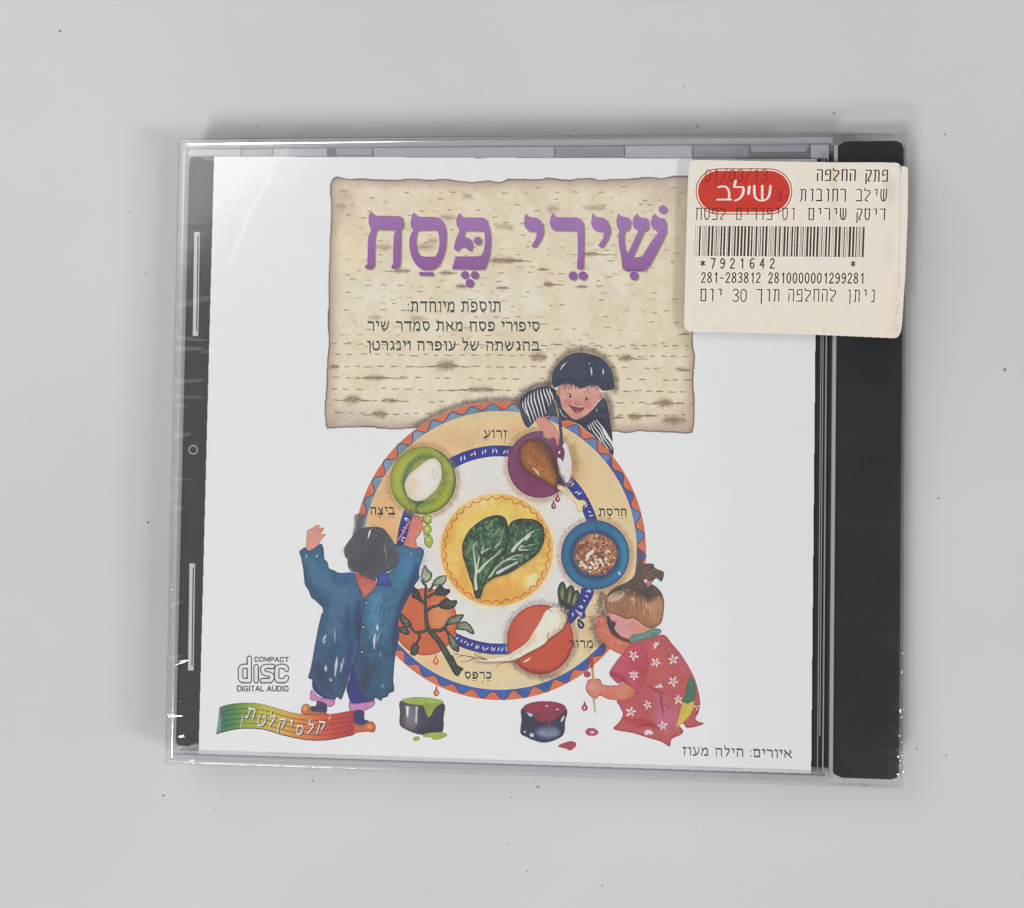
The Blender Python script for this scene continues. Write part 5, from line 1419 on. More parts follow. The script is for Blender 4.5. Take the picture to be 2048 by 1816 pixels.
# ------------------------------------------------------------------ the price sticker's artwork
def sticker_art():
    c = Canvas(1360, 310, 1824, 684, 3, (218, 208, 200))
    S0, S1, S2, S3, S4 = fr(1300, 220, .29354), fr(1360, 300, .12751), fr(1580, 300, .12751), fr(1360, 480, .12751), fr(1580, 480, .12751)
    base = c.part("paper_label")
    body = cr(S0(268, 372, 280, 350, 310, 340, 420, 341, 700, 347, 1000, 352, 1300, 356, 1600, 357, 1680, 360, 1700, 372, 1712, 382, 1735, 384, 1752, 392, 1757, 408, 1757, 500, 1755, 700, 1750, 850, 1744, 1000, 1738, 1150, 1730, 1250, 1722, 1380, 1714, 1480, 1704, 1520, 1690, 1542, 1665, 1553, 1600, 1551, 1300, 1538, 1000, 1526, 700, 1518, 400, 1512, 280, 1510, 248, 1496, 234, 1470, 232, 1430, 238, 1200, 246, 900, 252, 700, 258, 500), 5)
    c.ids[:] = 0
    c.fill(body, (223, 214, 204), var=.02, grain=.012, tint=((222, 213, 196), .9), edge=((226, 216, 200), 2.5, .8))
    rb = c.region(body)
    # grime: yellowed left and lower edges, fold lines near the right edge, a tan crease through the first rows
    for x, y, rx, ry, col, a in ((1372, 500, 6, 150, (226, 214, 194), .5), (1560, 655, 180, 8, (222, 210, 184), .5), (1790, 600, 10, 60, (222, 200, 184), .45), (1668, 352, 5, 16, (196, 176, 132), .75), (1668, 400, 4, 70, (206, 190, 166), .5),
                                 (1780, 380, 12, 30, (206, 190, 176), .5), (1777, 500, 10, 40, (204, 196, 178), .35), (1790, 660, 14, 8, (206, 190, 176), .5), (1700, 350, 60, 6, (222, 206, 190), .5)):
        c.fill(ell(x, y, rx, ry), col, a, soft=5, clip=rb, own=False)
    fold = S0(1706, 385, 1707, 500, 1704, 800, 1700, 1000, 1698, 1200)
    c.line(fold, 3.4, (184, 168, 158), .45, soft=.8, clip=rb)
    c.line(fold + (1.2, 0), 1.1, (236, 228, 220), .7, clip=rb)
    c.line(S0(1700, 384, 1712, 398, 1706, 430), 2.0, (120, 96, 84), .8, w1=.6, clip=rb)
    c.dots(1793, 640, 6, 46, 60, .5, 1.5, [(176, 150, 132)], .5, clip=rb)
    c.dots(1770, 420, 24, 70, 50, .5, 1.6, [(186, 170, 158)], .45, clip=rb)
    c.dots(1600, 500, 200, 150, 60, .4, 1.0, [(186, 174, 166)], .4, clip=rb)
    c.line(S4(870, 1120, 930, 1110), 2, (192, 180, 174), .6, w1=.5)

    # red oval
    c.part("oval_emblem", None)
    def caps(x0, y0, x1, y1):
        r = (y1 - y0) / 2
        cy = (y0 + y1) / 2
        return np.vstack([ell(x0 + r, cy, r, r, 0, 30, math.pi / 2, 1.5 * math.pi), ell(x1 - r, cy, r, r, 0, 30, -math.pi / 2, math.pi / 2)])
    A, B = S1(244, 288)[0], S1(1763, 1012)[0]
    cap = lambda d: caps(A[0] + d, A[1] + d, B[0] - d, B[1] - d)
    c.fill(cap(0), (158, 62, 58), var=.03)
    c.fill(cap(2.0), (236, 202, 190), var=.02)
    c.fill(cap(4.9), (192, 60, 50), var=.04)
    WH = (232, 208, 200)
    st = [S1(1165, 560, 1168, 680, 1190, 755, 1250, 792, 1310, 792, 1370, 760, 1405, 690, 1420, 560), S1(1290, 560, 1290, 790)]
    P = []
    for q in st:
        P += c.nib([cr(q, 5, False) if len(q) > 2 else q], 2.6, 1.5)
    P += c.nib([S1(1088, 570, 1075, 690)], 2.9, 1.6)
    P += c.nib([S1(872, 480, 850, 575), cr(S1(850, 580, 930, 580, 985, 585, 995, 640, 980, 700, 930, 765, 865, 792), 5, False)], 2.7, 1.7)
    P += c.nib([cr(S1(605, 582, 650, 572, 720, 580, 765, 640, 772, 720, 768, 770), 5, False), S1(590, 778, 800, 778)], 2.4, 1.9)
    c.fill([p + (.5, .8) for p in P], (150, 48, 44), .7, own=False)
    c.fill(P, WH, .98, var=.02)

    # printed rows
    K = (62, 50, 45)
    c.part("sticker_lettering", None)
    def row(text, x0, x1, y0, y1, a=.97, w=1.25, h=1.12, col=K, **kw):
        c.word(text, x0, x1, y0, y1, w, h, col, a, mono=True, gap=.2, lean=.03, **kw)
    row("פתק", 1730.5, 1775.5, 338.5, 364, w=1.45)
    row("החלפה", 1633, 1711, 338, 362.5, w=1.5)
    row("שילב", 1712, 1773, 377.5, 403, a=.8)
    row("רחובות", 1600, 1691.5, 377, 402.5, w=1.3)
    row("דיסק", 1712.5, 1771, 416.5, 441)
    row("שירים", 1616, 1692, 415.5, 440.5)
    row("וסיפורים", 1471.5, 1590.5, 415, 440.5, a=.72, w=1.15)
    row("לפסח", 1391.5, 1451, 415, 440.5, a=.8, w=1.15)
    row("צ", 1553.5, 1565, 377.5, 402, a=.45, col=(90, 30, 26))
    row("-", 1568, 1577, 379, 403, a=.45, col=(90, 30, 26))
    c.word("01/03/13", 1409, 1535, 338, 363, 1.0, 1.0, (116, 26, 26), .62, lean=.05, gap=.12)
    row("ניתן", 1692, 1750.5, 578.5, 605, w=1.1)
    row("להחלפה", 1575.5, 1672, 577.5, 604, w=1.1)
    row("תוך", 1512.5, 1559, 577.5, 603.5)
    c.word("30", 1464, 1494, 577.5, 604, 1.15, 1.1, K, .95, lean=.02, gap=.06)
    row("יום", 1400, 1445, 577, 603)
    for ch, x in zip("*7921642", (355, 515, 665, 820, 975, 1130, 1288, 1445)):
        o = S3(x, 285)[0]
        c.word(ch, o[0] - 5.0, o[0] + 5.0, 516.2 + (x - 355) * .0004, 536.6, 1.35, 1.25, K, .95, lean=.03)
    o = S4(990, 375)[0]
    c.word("*", o[0] - 5, o[0] + 5, 517, 538, 1.3, 1.1, K, .95)
    s = "281-283812 2810000001299281"
    for i, ch in enumerate(s):
        if ch == " ":
            continue
        x = 1402.5 + i * (1719.5 - 1402.5) / (len(s) - 1) + (1.0 if ch == "1" else 0)
        c.word(ch, x - 4.7 + 4.2, x + 4.7 + 4.2, 544.5 + i * .05, 565.3 + i * .05, 1.3, 1.2, K, .93, lean=.03)
    # bar code, leaning with the sheet
    c.part("barcode", None)
    xs, i = 1390.5, 0
    pat = []
    for grp in ((0.3, 2.2), (.3, 1.4), (0.35, 1.4), (1, 1.8), (1, 2), (.3, 1.4), (.3, 1.3), (.3, 1.3)):
        pat.append(grp)
    r2 = np.random.default_rng(11)
    x = 1391.0
    while x < 1729:
        kind = r2.random()
        if kind < .36:
            w, a, gp = r2.uniform(3.2, 4.6), .95, r2.uniform(2.2, 3.4)
        elif kind < .5:
            w, a, gp = r2.uniform(1.8, 2.4), .85, r2.uniform(1.8, 2.8)
        else:
            w, a, gp = r2.uniform(.9, 1.3), .62, r2.uniform(1.2, 2.2)
        if x < 1396:
            w, a, gp = .9, .5, 3.0
        y0, y1 = 451.5 + (x - 1390) * .006, 511.6 + (x - 1390) * .008
        tl = 2.2
        c.fill(np.array([[x, y0], [x + w, y0], [x + w - tl, y1], [x - tl, y1]]), (64, 52, 46), a, var=.05, grain=.08, own=True)
        x += w + gp
    c.dots(1665, 478, 3, 3, 6, .5, 1.3, [(214, 204, 198)], .9)
    return c


# ------------------------------------------------------------------ turning painted sheets into printed paper
VEIL, WHITE_K = 0.046, 0.80        # gloss over the lid and level of the lamps, taken off so that the ink keeps its own colour


def bake(name, c, Hm, rect, ppm, veil, k):
    u0, v0, u1, v1 = rect
    w, h = int((u1 - u0) * ppm), int((v1 - v0) * ppm)
    U, V = np.meshgrid(u0 + (np.arange(w) + .5) / ppm, v0 + (np.arange(h) + .5) / ppm)
    q = hmap(np.linalg.inv(Hm), np.c_[U.ravel(), V.ravel()])
    X = np.clip((q[:, 0] - c.x0) * c.K - .5, 0, c.W - 1.001)
    Y = np.clip((q[:, 1] - c.y0) * c.K - .5, 0, c.H - 1.001)
    xi, yi = X.astype(int), Y.astype(int)
    fx, fy = (X - xi)[:, None], (Y - yi)[:, None]
    I = c.img.copy()                          # crisp litho edges: a little unsharp masking of the plate
    for ch in range(3):
        I[..., ch] += 0.32 * (I[..., ch] - c.blur(I[..., ch], c.K * 1.4))
    I = np.clip(I, 0, 255)
    p = (I[yi, xi] * (1 - fx) + I[yi, xi + 1] * fx) * (1 - fy) + (I[yi + 1, xi] * (1 - fx) + I[yi + 1, xi + 1] * fx) * fy
    a = np.clip((srgb_lin(p) - veil) / k, 0.008, 0.9)
    out = np.ones((h * w, 4), dtype=np.float32)
    out[:, :3] = lin_srgb(a)
    img = bpy.data.images.new(name, w, h, alpha=False)
    img.pixels.foreach_set(out.ravel())
    img.update()
    img.pack()
    return img


def runs(M):
    """boolean mask -> list of merged rectangles (x0, y0, x1, y1) in cells"""
    Mp = np.zeros((M.shape[0], M.shape[1] + 2), dtype=np.int8)
    Mp[:, 1:-1] = M
    d = np.diff(Mp, axis=1)
    ys, xs = np.nonzero(d == 1)
    _, xe = np.nonzero(d == -1)
    out, open_ = [], {}
    row = -1
    cur = {}
    for y, a, b in zip(ys.tolist(), xs.tolist(), xe.tolist()):
        if y != row:
            if y != row + 1:
                for key, y0 in open_.items():
                    out.append((key[0], y0, key[1], row + 1))
                open_ = {}
                if cur:
                    for key, y0 in cur.items():
                        out.append((key[0], y0, key[1], row + 1))
            else:
                for key, y0 in open_.items():
                    if key not in cur:
                        out.append((key[0], y0, key[1], row))
                open_ = cur
            if y != row + 1:
                open_ = {}
            cur = {}
            row = y
        cur[(a, b)] = open_.get((a, b), y)
    for key, y0 in open_.items():
        if key not in cur:
            out.append((key[0], y0, key[1], row))
    for key, y0 in cur.items():
        out.append((key[0], y0, key[1], row + 1))
    return out


def printed_parts(c, Hm, z, rect, mat, root, step, fold=None):
    """one mesh per printed part, butted edge to edge on the sheet"""
    ids = c.ids[::step, ::step]
    objs = {}
    u0, v0, u1, v1 = rect

    def obj_for(i):
        if i in objs:
            return objs[i]
        name, par, label = c.names[i]
        if par is None:
            parent = root
        else:
            j = par if isinstance(par, int) else next(k for k, n in enumerate(c.names) if n and n[0] == par)
            parent = obj_for(j)
        R = runs(ids == i)
        if not R:
            o = bpy.data.objects.new(name, None)
            o.empty_display_size = 0.005
            COL.objects.link(o)
            o.parent = parent
            if label:
                o["label"] = label
            objs[i] = o
            return o
        R = np.array(R, dtype=np.float64)
        s = step / c.K
        P = np.stack([R[:, [0, 1]], R[:, [0, 3]], R[:, [2, 3]], R[:, [2, 1]]], 1).reshape(-1, 2) * s + (c.x0, c.y0)
        m = hmap(Hm, P)
        uv = (m - (u0, v0)) / (u1 - u0, v1 - v0)
        zz = np.full(len(m), z) if fold is None else z - fold(m)
        F = np.arange(len(m)).reshape(-1, 4).tolist()
        o = link(name, np.c_[m, zz], F, mat, parent, uv, label=label)
        objs[i] = o
        return o

    for i in range(1, len(c.names)):
        obj_for(i)
    return objs


# ------------------------------------------------------------------ table
def table():
    m, nt, b = new_mat("white_painted_board")
    tc = nt.nodes.new("ShaderNodeTexCoord")
    n1 = nt.nodes.new("ShaderNodeTexNoise")
    n1.inputs["Scale"].default_value, n1.inputs["Detail"].default_value = 9, 5
    n2 = nt.nodes.new("ShaderNodeTexNoise")
    n2.inputs["Scale"].default_value, n2.inputs["Detail"].default_value = 420, 6
    vo = nt.nodes.new("ShaderNodeTexVoronoi")          # tiny pits and specks in the paint
    vo.inputs["Scale"].default_value = 170
    r = nt.nodes.new("ShaderNodeValToRGB")
    r.color_ramp.elements[0].color, r.color_ramp.elements[1].color = (0.508, 0.508, 0.510, 1), (0.560, 0.560, 0.561, 1)
    r.color_ramp.elements[0].position, r.color_ramp.elements[1].position = 0.35, 0.65
    for n in (n1, n2, vo):
        nt.links.new(tc.outputs["Object"], n.inputs["Vector"])
    nt.links.new(n1.outputs["Fac"], r.inputs["Fac"])
    sp = nt.nodes.new("ShaderNodeMapRange")
    sp.inputs["From Min"].default_value, sp.inputs["From Max"].default_value = 0.035, 0.075
    nt.links.new(vo.outputs["Distance"], sp.inputs["Value"])
    pick = nt.nodes.new("ShaderNodeSeparateColor")
    nt.links.new(vo.outputs["Color"], pick.inputs[0])
    th = nt.nodes.new("ShaderNodeMath")
    th.operation = "GREATER_THAN"
    th.inputs[1].default_value = 0.13
    nt.links.new(pick.outputs[0], th.inputs[0])
    mx = nt.nodes.new("ShaderNodeMath")
    mx.operation = "MAXIMUM"
    nt.links.new(sp.outputs[0], mx.inputs[0])
    nt.links.new(th.outputs[0], mx.inputs[1])
    mix = nt.nodes.new("ShaderNodeMix")
    mix.data_type = "RGBA"
    mix.inputs["A"].default_value = (0.42, 0.415, 0.40, 1)
    nt.links.new(mx.outputs[0], mix.inputs["Factor"])
    nt.links.new(r.outputs["Color"], mix.inputs["B"])
    nt.links.new(mix.outputs["Result"], b.inputs["Base Color"])
    b.inputs["Roughness"].default_value = 0.55
    b.inputs["Specular IOR Level"].default_value = 0.25
    bp = nt.nodes.new("ShaderNodeBump")
    bp.inputs["Strength"].default_value, bp.inputs["Distance"].default_value = 0.25, 0.00012
    nt.links.new(n2.outputs["Fac"], bp.inputs["Height"])
    nt.links.new(bp.outputs["Normal"], b.inputs["Normal"])
    o = put("tabletop", box(-700, 700, -600, 600, -24, 0), m)
    o["kind"] = "structure"
    o["label"], o["category"] = "white painted tabletop with fine specks under the whole scene", "tabletop"


def dust():
    known = [(-58.2, 67.5, 1.0), (-81.3, 36.9, 1), (-65.4, 68.6, .6), (-70.2, 68.1, .6), (-51.6, 70.5, .5), (-83.6, 56.8, .6), (-85.1, 49.6, .8), (-83.3, 41.7, .6), (-83.8, -6.1, .7), (-79.6, -15, 1.1),
             (-79.4, -6.6, .5), (-75.1, -71, 1.7), (-44, -67, 1), (2, -66.6, 1.5), (-3.4, -68.9, .8), (-3.5, -72, .7), (-3.7, -78.1, .9), (.1, -83.5, 1), (15.1, -85.7, 1), (20.4, -80.8, .6), (76.3, -56.7, 1.2),
             (81.9, -57.7, .8), (33.1, -70.3, .6), (33.7, -73.8, .6), (71.3, -67.4, .5), (56.5, -73.8, .6), (59.3, 69, 1.1), (32.3, 66.7, 1.1), (76.2, 65.4, .8), (81, 64.6, .8), (80.8, 52.6, .9), (80.1, -7.5, 1.3),
             (81, 13.9, .6), (76, -16.3, .6), (-101.1, 88.1, 1.6), (92.7, 17.9, 1.5), (-76.8, 89.5, .5), (7.7, 66.1, .7), (-20.5, 67.8, .8)]
    r = np.random.default_rng(3)
    pts = list(known)
    while len(pts) < 240:
        x, y = r.uniform(-125, 108), r.uniform(-100, 106)
        if abs(x) < 74 and abs(y) < 65:
            continue
        pts.append((x, y, float(r.uniform(.18, .55))))
    V, F, pale = [], [], []
    for x, y, s in pts:
        n = int(r.integers(5, 8))
        a0, el = r.uniform(0, 6.28), r.uniform(.45, 1)
        base = len(V)
        for k in range(n):
            a = a0 + k / n * 6.283
            q = s * .27 * r.uniform(.6, 1.15)
            V.append((x + q * math.cos(a), y + q * el * math.sin(a), 0.004))
        V.append((x, y, 0.02 + .05 * s))
        F += [(base + k, base + (k + 1) % n, base + n) for k in range(n)]
        pale += [1 if s < .56 and r.random() < .85 else 0] * n
    o = link("dust", V, F, solid("dark_grit", (0.22, 0.215, 0.21), .9, .2, .6, 900), None)
    o.data.materials.append(solid("pale_grit", (0.36, 0.355, 0.345), .9, .2, .4, 900))
    o.data.polygons.foreach_set("material_index", pale)
    o["kind"] = "stuff"
    o["label"], o["category"] = "scattered dark dust specks lying on the white tabletop", "dust"


# ------------------------------------------------------------------ jewel case
def jewel_case():
    pane = clear("clear_polystyrene_pane", (0.988, 0.988, 0.988), .15, 1.5, 1.0, smudge=.005, bump_scale=22, bump=.00004)
    film = clear("shrink_film", (0.992, 0.992, 0.992), .07, 1.42, 1.0, bump_scale=60, bump=.00008, smudge=.004, stretch=(1, 3, 1))
    edge = clear("clear_polystyrene_edge", (0.975, 0.975, 0.988), .05, 1.55, haze=.05)
    rim_m = clear("moulded_clear_rim", (0.965, 0.965, 0.985), .04, 1.58, haze=.34)
    dim_m = clear("moulded_clear_block", (0.95, 0.95, 0.972), .05, 1.58, haze=.16)
    black, nt, b = new_mat("black_polystyrene")
    b.inputs["Base Color"].default_value = (0.010, 0.010, 0.012, 1)
    b.inputs["Specular IOR Level"].default_value = 0.3
    tc = nt.nodes.new("ShaderNodeTexCoord")
    wv = nt.nodes.new("ShaderNodeTexWave")
    wv.inputs["Scale"].default_value = 420
    wv.inputs["Distortion"].default_value = .6
    nt.links.new(tc.outputs["Object"], wv.inputs["Vector"])
    bp = nt.nodes.new("ShaderNodeBump")
    bp.inputs["Strength"].default_value, bp.inputs["Distance"].default_value = .35, .00006
    nt.links.new(wv.outputs["Fac"], bp.inputs["Height"])
    nt.links.new(bp.outputs["Normal"], b.inputs["Normal"])
    n = nt.nodes.new("ShaderNodeTexNoise")
    n.inputs["Scale"].default_value, n.inputs["Detail"].default_value = 60, 8
    nt.links.new(tc.outputs["Object"], n.inputs["Vector"])
    mr = nt.nodes.new("ShaderNodeMapRange")
    mr.inputs["To Min"].default_value, mr.inputs["To Max"].default_value = .25, .6
    nt.links.new(n.outputs["Fac"], mr.inputs["Value"])
    nt.links.new(mr.outputs[0], b.inputs["Roughness"])
    frost = solid("frosted_ridge", (0.36, 0.36, 0.41), .25, .6)
    pale = solid("pale_slot_plastic", (0.62, 0.60, 0.585), .35, .5)
    brown = solid("slot_gap", (0.05, 0.035, 0.03), .8, .1)

    t = thing("disc_case", "clear plastic disc case with black tray, wrapped in film, lying on the white tabletop", "disc case", (0, 0, 0))
    # base: floor plus low end walls with gaps for the lid's hinge arms
    base = [box(-70.8, 70.9, -60.2, 60.2, .15, 1.35, .2), box(-70.9, -70.1, -60, 60, 1.35, 8.6, .15)]
    for x0, x1 in ((-66, -53), (-41, -14), (6, 17), (31, 41), (54, 70)):
        base += [box(x0, x1, 59.5, 60.3, 1.36, 7.2, .1)]
    for x0, x1 in ((-62, -52), (-41, -20), (10, 31), (42, 70)):
        base += [box(x0, x1, -60.3, -59.6, 1.36, 7.2, .1)]
    put("base_shell", base, edge, t)
    # tray
    ol = [(-70.0, 57.2), (-69.7, 59.2), (-67.6, 59.2), (-66.4, 58.5), (-64.0, 58.3), (-63, 57.0), (53.6, 56.6), (54.6, 58.6), (58.4, 58.8), (58.75, 60.4), (60.2, 61.35), (69.9, 61.4), (71.0, 60.9), (71.4, 59.8),
          (71.3, -59.9), (70.9, -60.8), (69.8, -61.2), (60.6, -61.2), (59.2, -60.6), (58.6, -59.4), (53.6, -59.3), (-60, -58.4), (-64.6, -58.45), (-66.2, -58.7), (-67.6, -59.3), (-69.8, -59.15), (-70.15, -58.2)]
    tray = put("tray", prism(ol, 1.45, 7.35, .25), black, t)
    ox = lambda y: -0.0075 * y - 67.55
    for y0, y1 in ((22.9, 43.9), (-44.1, -22.8)):
        xm = ox((y0 + y1) / 2)
        ins = put("slot_insert", [prism([(ox(y0) - .62, y0), (ox(y0) + .5, y0), (ox(y1) + .5, y1), (ox(y1) - .62, y1)], 7.36, 7.62, .06)], pale, tray)
        put("slot_groove", prism([(ox(y0) + .08, y0 + 1.0), (ox(y0) + .30, y0 + .8), (ox(y1) + .30, y1 - .6), (ox(y1) + .08, y1 - .9)], 7.63, 7.66), brown, tray)
    bm = bmesh.new()
    ring = []
    for k in range(24):
        a = k / 24 * 6.283
        ring.append([bm.verts.new((-67.8 + (0.85 + .16 * math.cos(p)) * math.cos(a), (0.85 + .16 * math.cos(p)) * math.sin(a), 7.42 + .14 * math.sin(p))) for p in np.linspace(0, 6.283, 8, endpoint=False)])
    for k in range(24):
        for j in range(8):
            bm.faces.new((ring[k][j], ring[(k + 1) % 24][j], ring[(k + 1) % 24][(j + 1) % 8], ring[k][(j + 1) % 8]))
    put("mould_mark", bm, frost, tray, smooth=True)
    # lid: clear front pane, end walls, booklet tabs, ridges by the spine
    put("lid_pane", box(-70.95, 70.95, -61.9, 61.9, 9.0, 10.18, .3), pane, t)
    for s in (1, -1):
        put("lid_wall", [box(-70.7, 57.6, min(s * 60.55, s * 61.75), max(s * 60.55, s * 61.75), 1.5, 8.98, .25)], rim_m, t)
        put("rim_bead", box(-69.6, 57.0, min(s * 60.36, s * 60.5), max(s * 60.36, s * 60.5), 8.3, 8.9), edge, t)
    low = lambda x: 59.05 + (x + 69.6) / 126.1 * -1.4
    for x0, x1, mt in ((-69.6, -58.9, rim_m), (-58.7, -52.5, dim_m), (-52.3, -41.3, rim_m), (-41.1, -39.9, edge), (-39.7, -32.1, dim_m), (-31.9, 4.0, rim_m), (4.2, 17.6, dim_m), (17.8, 30.8, rim_m), (31.0, 41.7, dim_m), (41.9, 53.3, edge), (53.5, 56.9, rim_m)):  # hazier and clearer blocks added to mimic light and dark patches along the rim
        put("rim_tone_block", prism([(x0, low(x0)), (x1, low(x1)), (x1, 60.32), (x0, 60.32)], 8.3, 8.9, .1), mt, t)
    for x0, x1, mt in ((-69.6, -63.4, rim_m), (-63.2, -51.8, dim_m), (-51.6, -41.6, rim_m), (-41.4, 31.4, dim_m), (31.6, 41.5, rim_m), (41.7, 56.9, dim_m)):
        put("rim_tone_block", box(x0, x1, -60.32, -59.75, 8.3, 8.9, .08), mt, t)
    def glint_lip(p0, p1, side, t0, t1, w0, w1, n=48, m=7):
        """a softly rounded chamfer along the lid's edge: faces tilt from t0 to t1 degrees towards `side`"""
        p0, p1, side = np.array(p0), np.array(p1), np.array(side)
        V, F = [], []
        for i in range(n):
            k = i / (n - 1)
            q = p0 + (p1 - p0) * k
            st = (w0 + (w1 - w0) * k) / (m - 1)
            for j in range(m):
                V.append(tuple(q))
                th = math.radians(t0 + (t1 - t0) * j / (m - 1))
                q = q + side * st * math.cos(th) - np.array((0, 0, 1)) * st * math.sin(th)
        for i in range(n - 1):
            for j in range(m - 1):
                f = (i * m + j, i * m + j + 1, (i + 1) * m + j + 1, (i + 1) * m + j)
                F.append(f)
        link("lid_glint_lip", V, F, lipm, t, smooth=True)
    lipm = clear("glint_chamfer", (0.97, 0.97, 0.98), .10, 1.6)  # glossy strips added to mirror the lamps as bright edge lines
    glint_lip((-69.2, 61.3, 10.44), (-38, 61.25, 10.36), (0, -1, 0), 22, 34, .75, .35)
    glint_lip((-38, 61.25, 10.36), (34, 61.2, 10.30), (0, -1, 0), 22, 34, .35, .12)
    glint_lip((-70.1, -61.0, 10.42), (-70.0, -40.0, 10.40), (1, 0, 0), 27, 41, .42, .34)
    glint_lip((-70.0, -40.0, 10.40), (-69.9, 40.0, 10.30), (1, 0, 0), 24, 44, .20, .10)
    glint_lip((-60, -60.7, 10.36), (50, -60.8, 10.34), (0, -1, 0), -34, -22, .14, .18)
    put("lid_wall", [box(-70.75, -70.2, -59.9, 59.9, 8.65, 8.98, .12)], rim_m, t)
    for x0, x1, s in ((-52.3, -41.2, 1), (-39.8, -32.1, 1), (41.9, 53.3, 1), (17.8, 30.9, 1), (-51.6, -41.6, -1), (31.6, 41.5, -1)):
        put("booklet_tab", prism([(x0, s * 60.5), (x0 + .5, s * 59.2), (x1 - .5, s * 59.2), (x1, s * 60.5)], 7.7, 8.15, .1), rim_m, t)
    for a0, a1, yy in ((-11.6, 3.8, 59.0),):
        xs = np.linspace(a0, a1, 30)
        dip = yy - .9 - .55 * np.sin((xs - a0) / (a1 - a0) * math.pi) * -1
        V = []
        for x, d in zip(xs, dip):
            V += [(x, d - .10, 8.72), (x, d + .10, 8.72)]
        put_faces = [(2 * i, 2 * i + 2, 2 * i + 3, 2 * i + 1) for i in range(len(xs) - 1)]
        link("tab_edge", V, put_faces, frost, t)
    put("hinge_ridge", [box(55.68, 55.82, -60.1, 59.2, 8.3, 8.9, .03), box(56.05, 56.2, -53, 59.2, 8.3, 8.9, .03), box(56.62, 56.85, -60.1, 59.2, 8.3, 8.95, .03)], frost, t)
    put("hinge_ridge", [box(57.9, 58.62, -60.9, 60.2, 8.0, 8.95, .12)], solid("pale_seam", (0.42, 0.42, 0.47), .2, .6), t)
    # shrink wrap: film over the front, pulled tight with small folds along the edges
    nx, ny = 300, 262
    X, Y = np.meshgrid(np.linspace(-71.25, 71.25, nx), np.linspace(-62.2, 62.2, ny))
    r = np.random.default_rng(5)
    Z = np.full(X.shape, 10.26)
    dl, dr, db, dt = X + 71.25, 71.25 - X, Y + 62.2, 62.2 - Y
    for _ in range(70):                       # folds running in from the left edge, most of them low down
        y0, w_, L_, A = -62 + 90 * r.random() ** 1.6, r.uniform(.25, .7), r.uniform(2, 8), r.uniform(.06, .30)
        sl = r.normal(0, .25)
        Z += A * np.exp(-((Y - y0 - sl * dl) / w_) ** 2) * np.exp(-dl / L_)
    for _ in range(34):                       # crumpled corner by the spine
        y0, w_, L_, A = -62 + 26 * r.random() ** 1.5, r.uniform(.25, .8), r.uniform(.8, 2.6), r.uniform(.12, .5)
        Z += A * np.exp(-((Y - y0 - r.normal(0, .5) * dr) / w_) ** 2) * np.exp(-dr / L_)
    for _ in range(40):
        x0, w_, L_, A = r.uniform(-70, 70), r.uniform(.3, .9), r.uniform(.8, 2.4), r.uniform(.03, .12)
        Z += A * np.exp(-((X - x0 - r.normal(0, .5) * db) / w_) ** 2) * np.exp(-db / L_)
        x0 = r.uniform(-70, 70)
        Z += A * .8 * np.exp(-((X - x0 - r.normal(0, .5) * dt) / w_) ** 2) * np.exp(-dt / L_)
    for x0, y0, x1, y1, A in ((-60, 36, -55, 49, .035), (-55, 48, -50, 58, .025), (-66, -49, -50, -47, .03), (-40, -57, -20, -58, .03), (52, -40, 53, -20, .02)):
        L2 = (x1 - x0) ** 2 + (y1 - y0) ** 2
        tt = np.clip(((X - x0) * (x1 - x0) + (Y - y0) * (y1 - y0)) / L2, 0, 1)
        d2 = (X - x0 - tt * (x1 - x0)) ** 2 + (Y - y0 - tt * (y1 - y0)) ** 2
        Z += A * np.exp(-d2 / .25)
    V = np.c_[X.ravel(), Y.ravel(), Z.ravel()]
    idx = np.arange(nx * ny).reshape(ny, nx)
    F = np.stack([idx[:-1, :-1], idx[:-1, 1:], idx[1:, 1:], idx[1:, :-1]], -1).reshape(-1, 4)
    # skirts down the four sides
    VV, FF = [V], [F]
    n0 = len(V)
    loops = [idx[0, :], idx[-1, ::-1], idx[:, 0][::-1], idx[:, -1]]
    for lp, (ox_, oy_) in zip(loops, ((0, -1), (0, 1), (-1, 0), (1, 0))):
        prev = lp
        m = len(lp)
        for j, zz in enumerate((8.6, 6.4, 4.0, 1.8, .25)):
            wob = r.normal(0, .05, m)
            P = V[lp].copy()
            P[:, 0] += ox_ * (.16 + wob)
            P[:, 1] += oy_ * (.16 + wob)
            P[:, 2] = zz
            VV.append(P)
            cur = np.arange(n0, n0 + m)
            n0 += m
            FF.append(np.stack([prev[:-1], cur[:-1], cur[1:], prev[1:]], -1))
            prev = cur
    link("shrink_wrap", np.vstack(VV), np.vstack(FF).tolist(), film, t, smooth=True)
    return t


def booklet():
    c = booklet_art()
    figures_art(c)
    rect = (-66.0, -62.5, 56.0, 60.0)
    img = bake("booklet_print", c, H_SHEET, rect, 19, VEIL, WHITE_K)
    mat = print_mat("coated_print", img, .42, .3)
    root = thing("cd_booklet", "white square booklet with purple lettering and a painted holiday plate, inside the clear case", "booklet", (0, 0, 8.2))
    printed_parts(c, H_SHEET, 8.6, rect, mat, root, 2)
    put("page_block", prism([(-64.3, 58.9), (54.6, 57.5), (54.35, -60.0), (-64.9, -60.2)], 8.2, 8.56), solid("white_paper", (.8, .8, .8), .7, .2), root)


def sticker(case):
    c = sticker_art()
    rect = (23.0, 22.0, 73.0, 60.0)
    img = bake("sticker_print", c, H_LABEL, rect, 32, .004, 1.02)
    mat = print_mat("label_paper", img, .55, .25)
    root = bpy.data.objects.new("price_sticker", None)
    root.empty_display_size = .01
    COL.objects.link(root)
    root.parent = case
    root["label"] = "cream paper price sticker with a red oval and a barcode"
    printed_parts(c, H_LABEL, 10.33, rect, mat, root, 2)


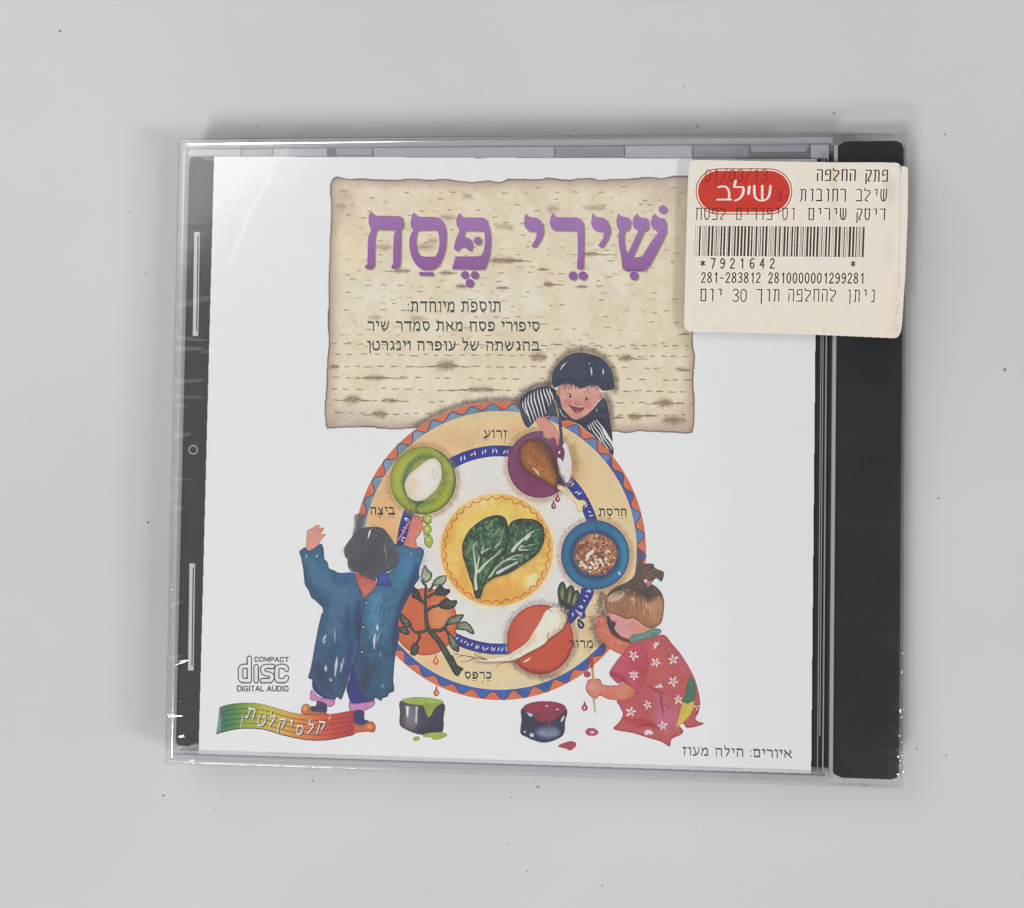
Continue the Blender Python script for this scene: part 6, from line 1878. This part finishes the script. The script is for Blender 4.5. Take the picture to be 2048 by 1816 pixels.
table()
dust()
case = jewel_case()
booklet()
sticker(case)
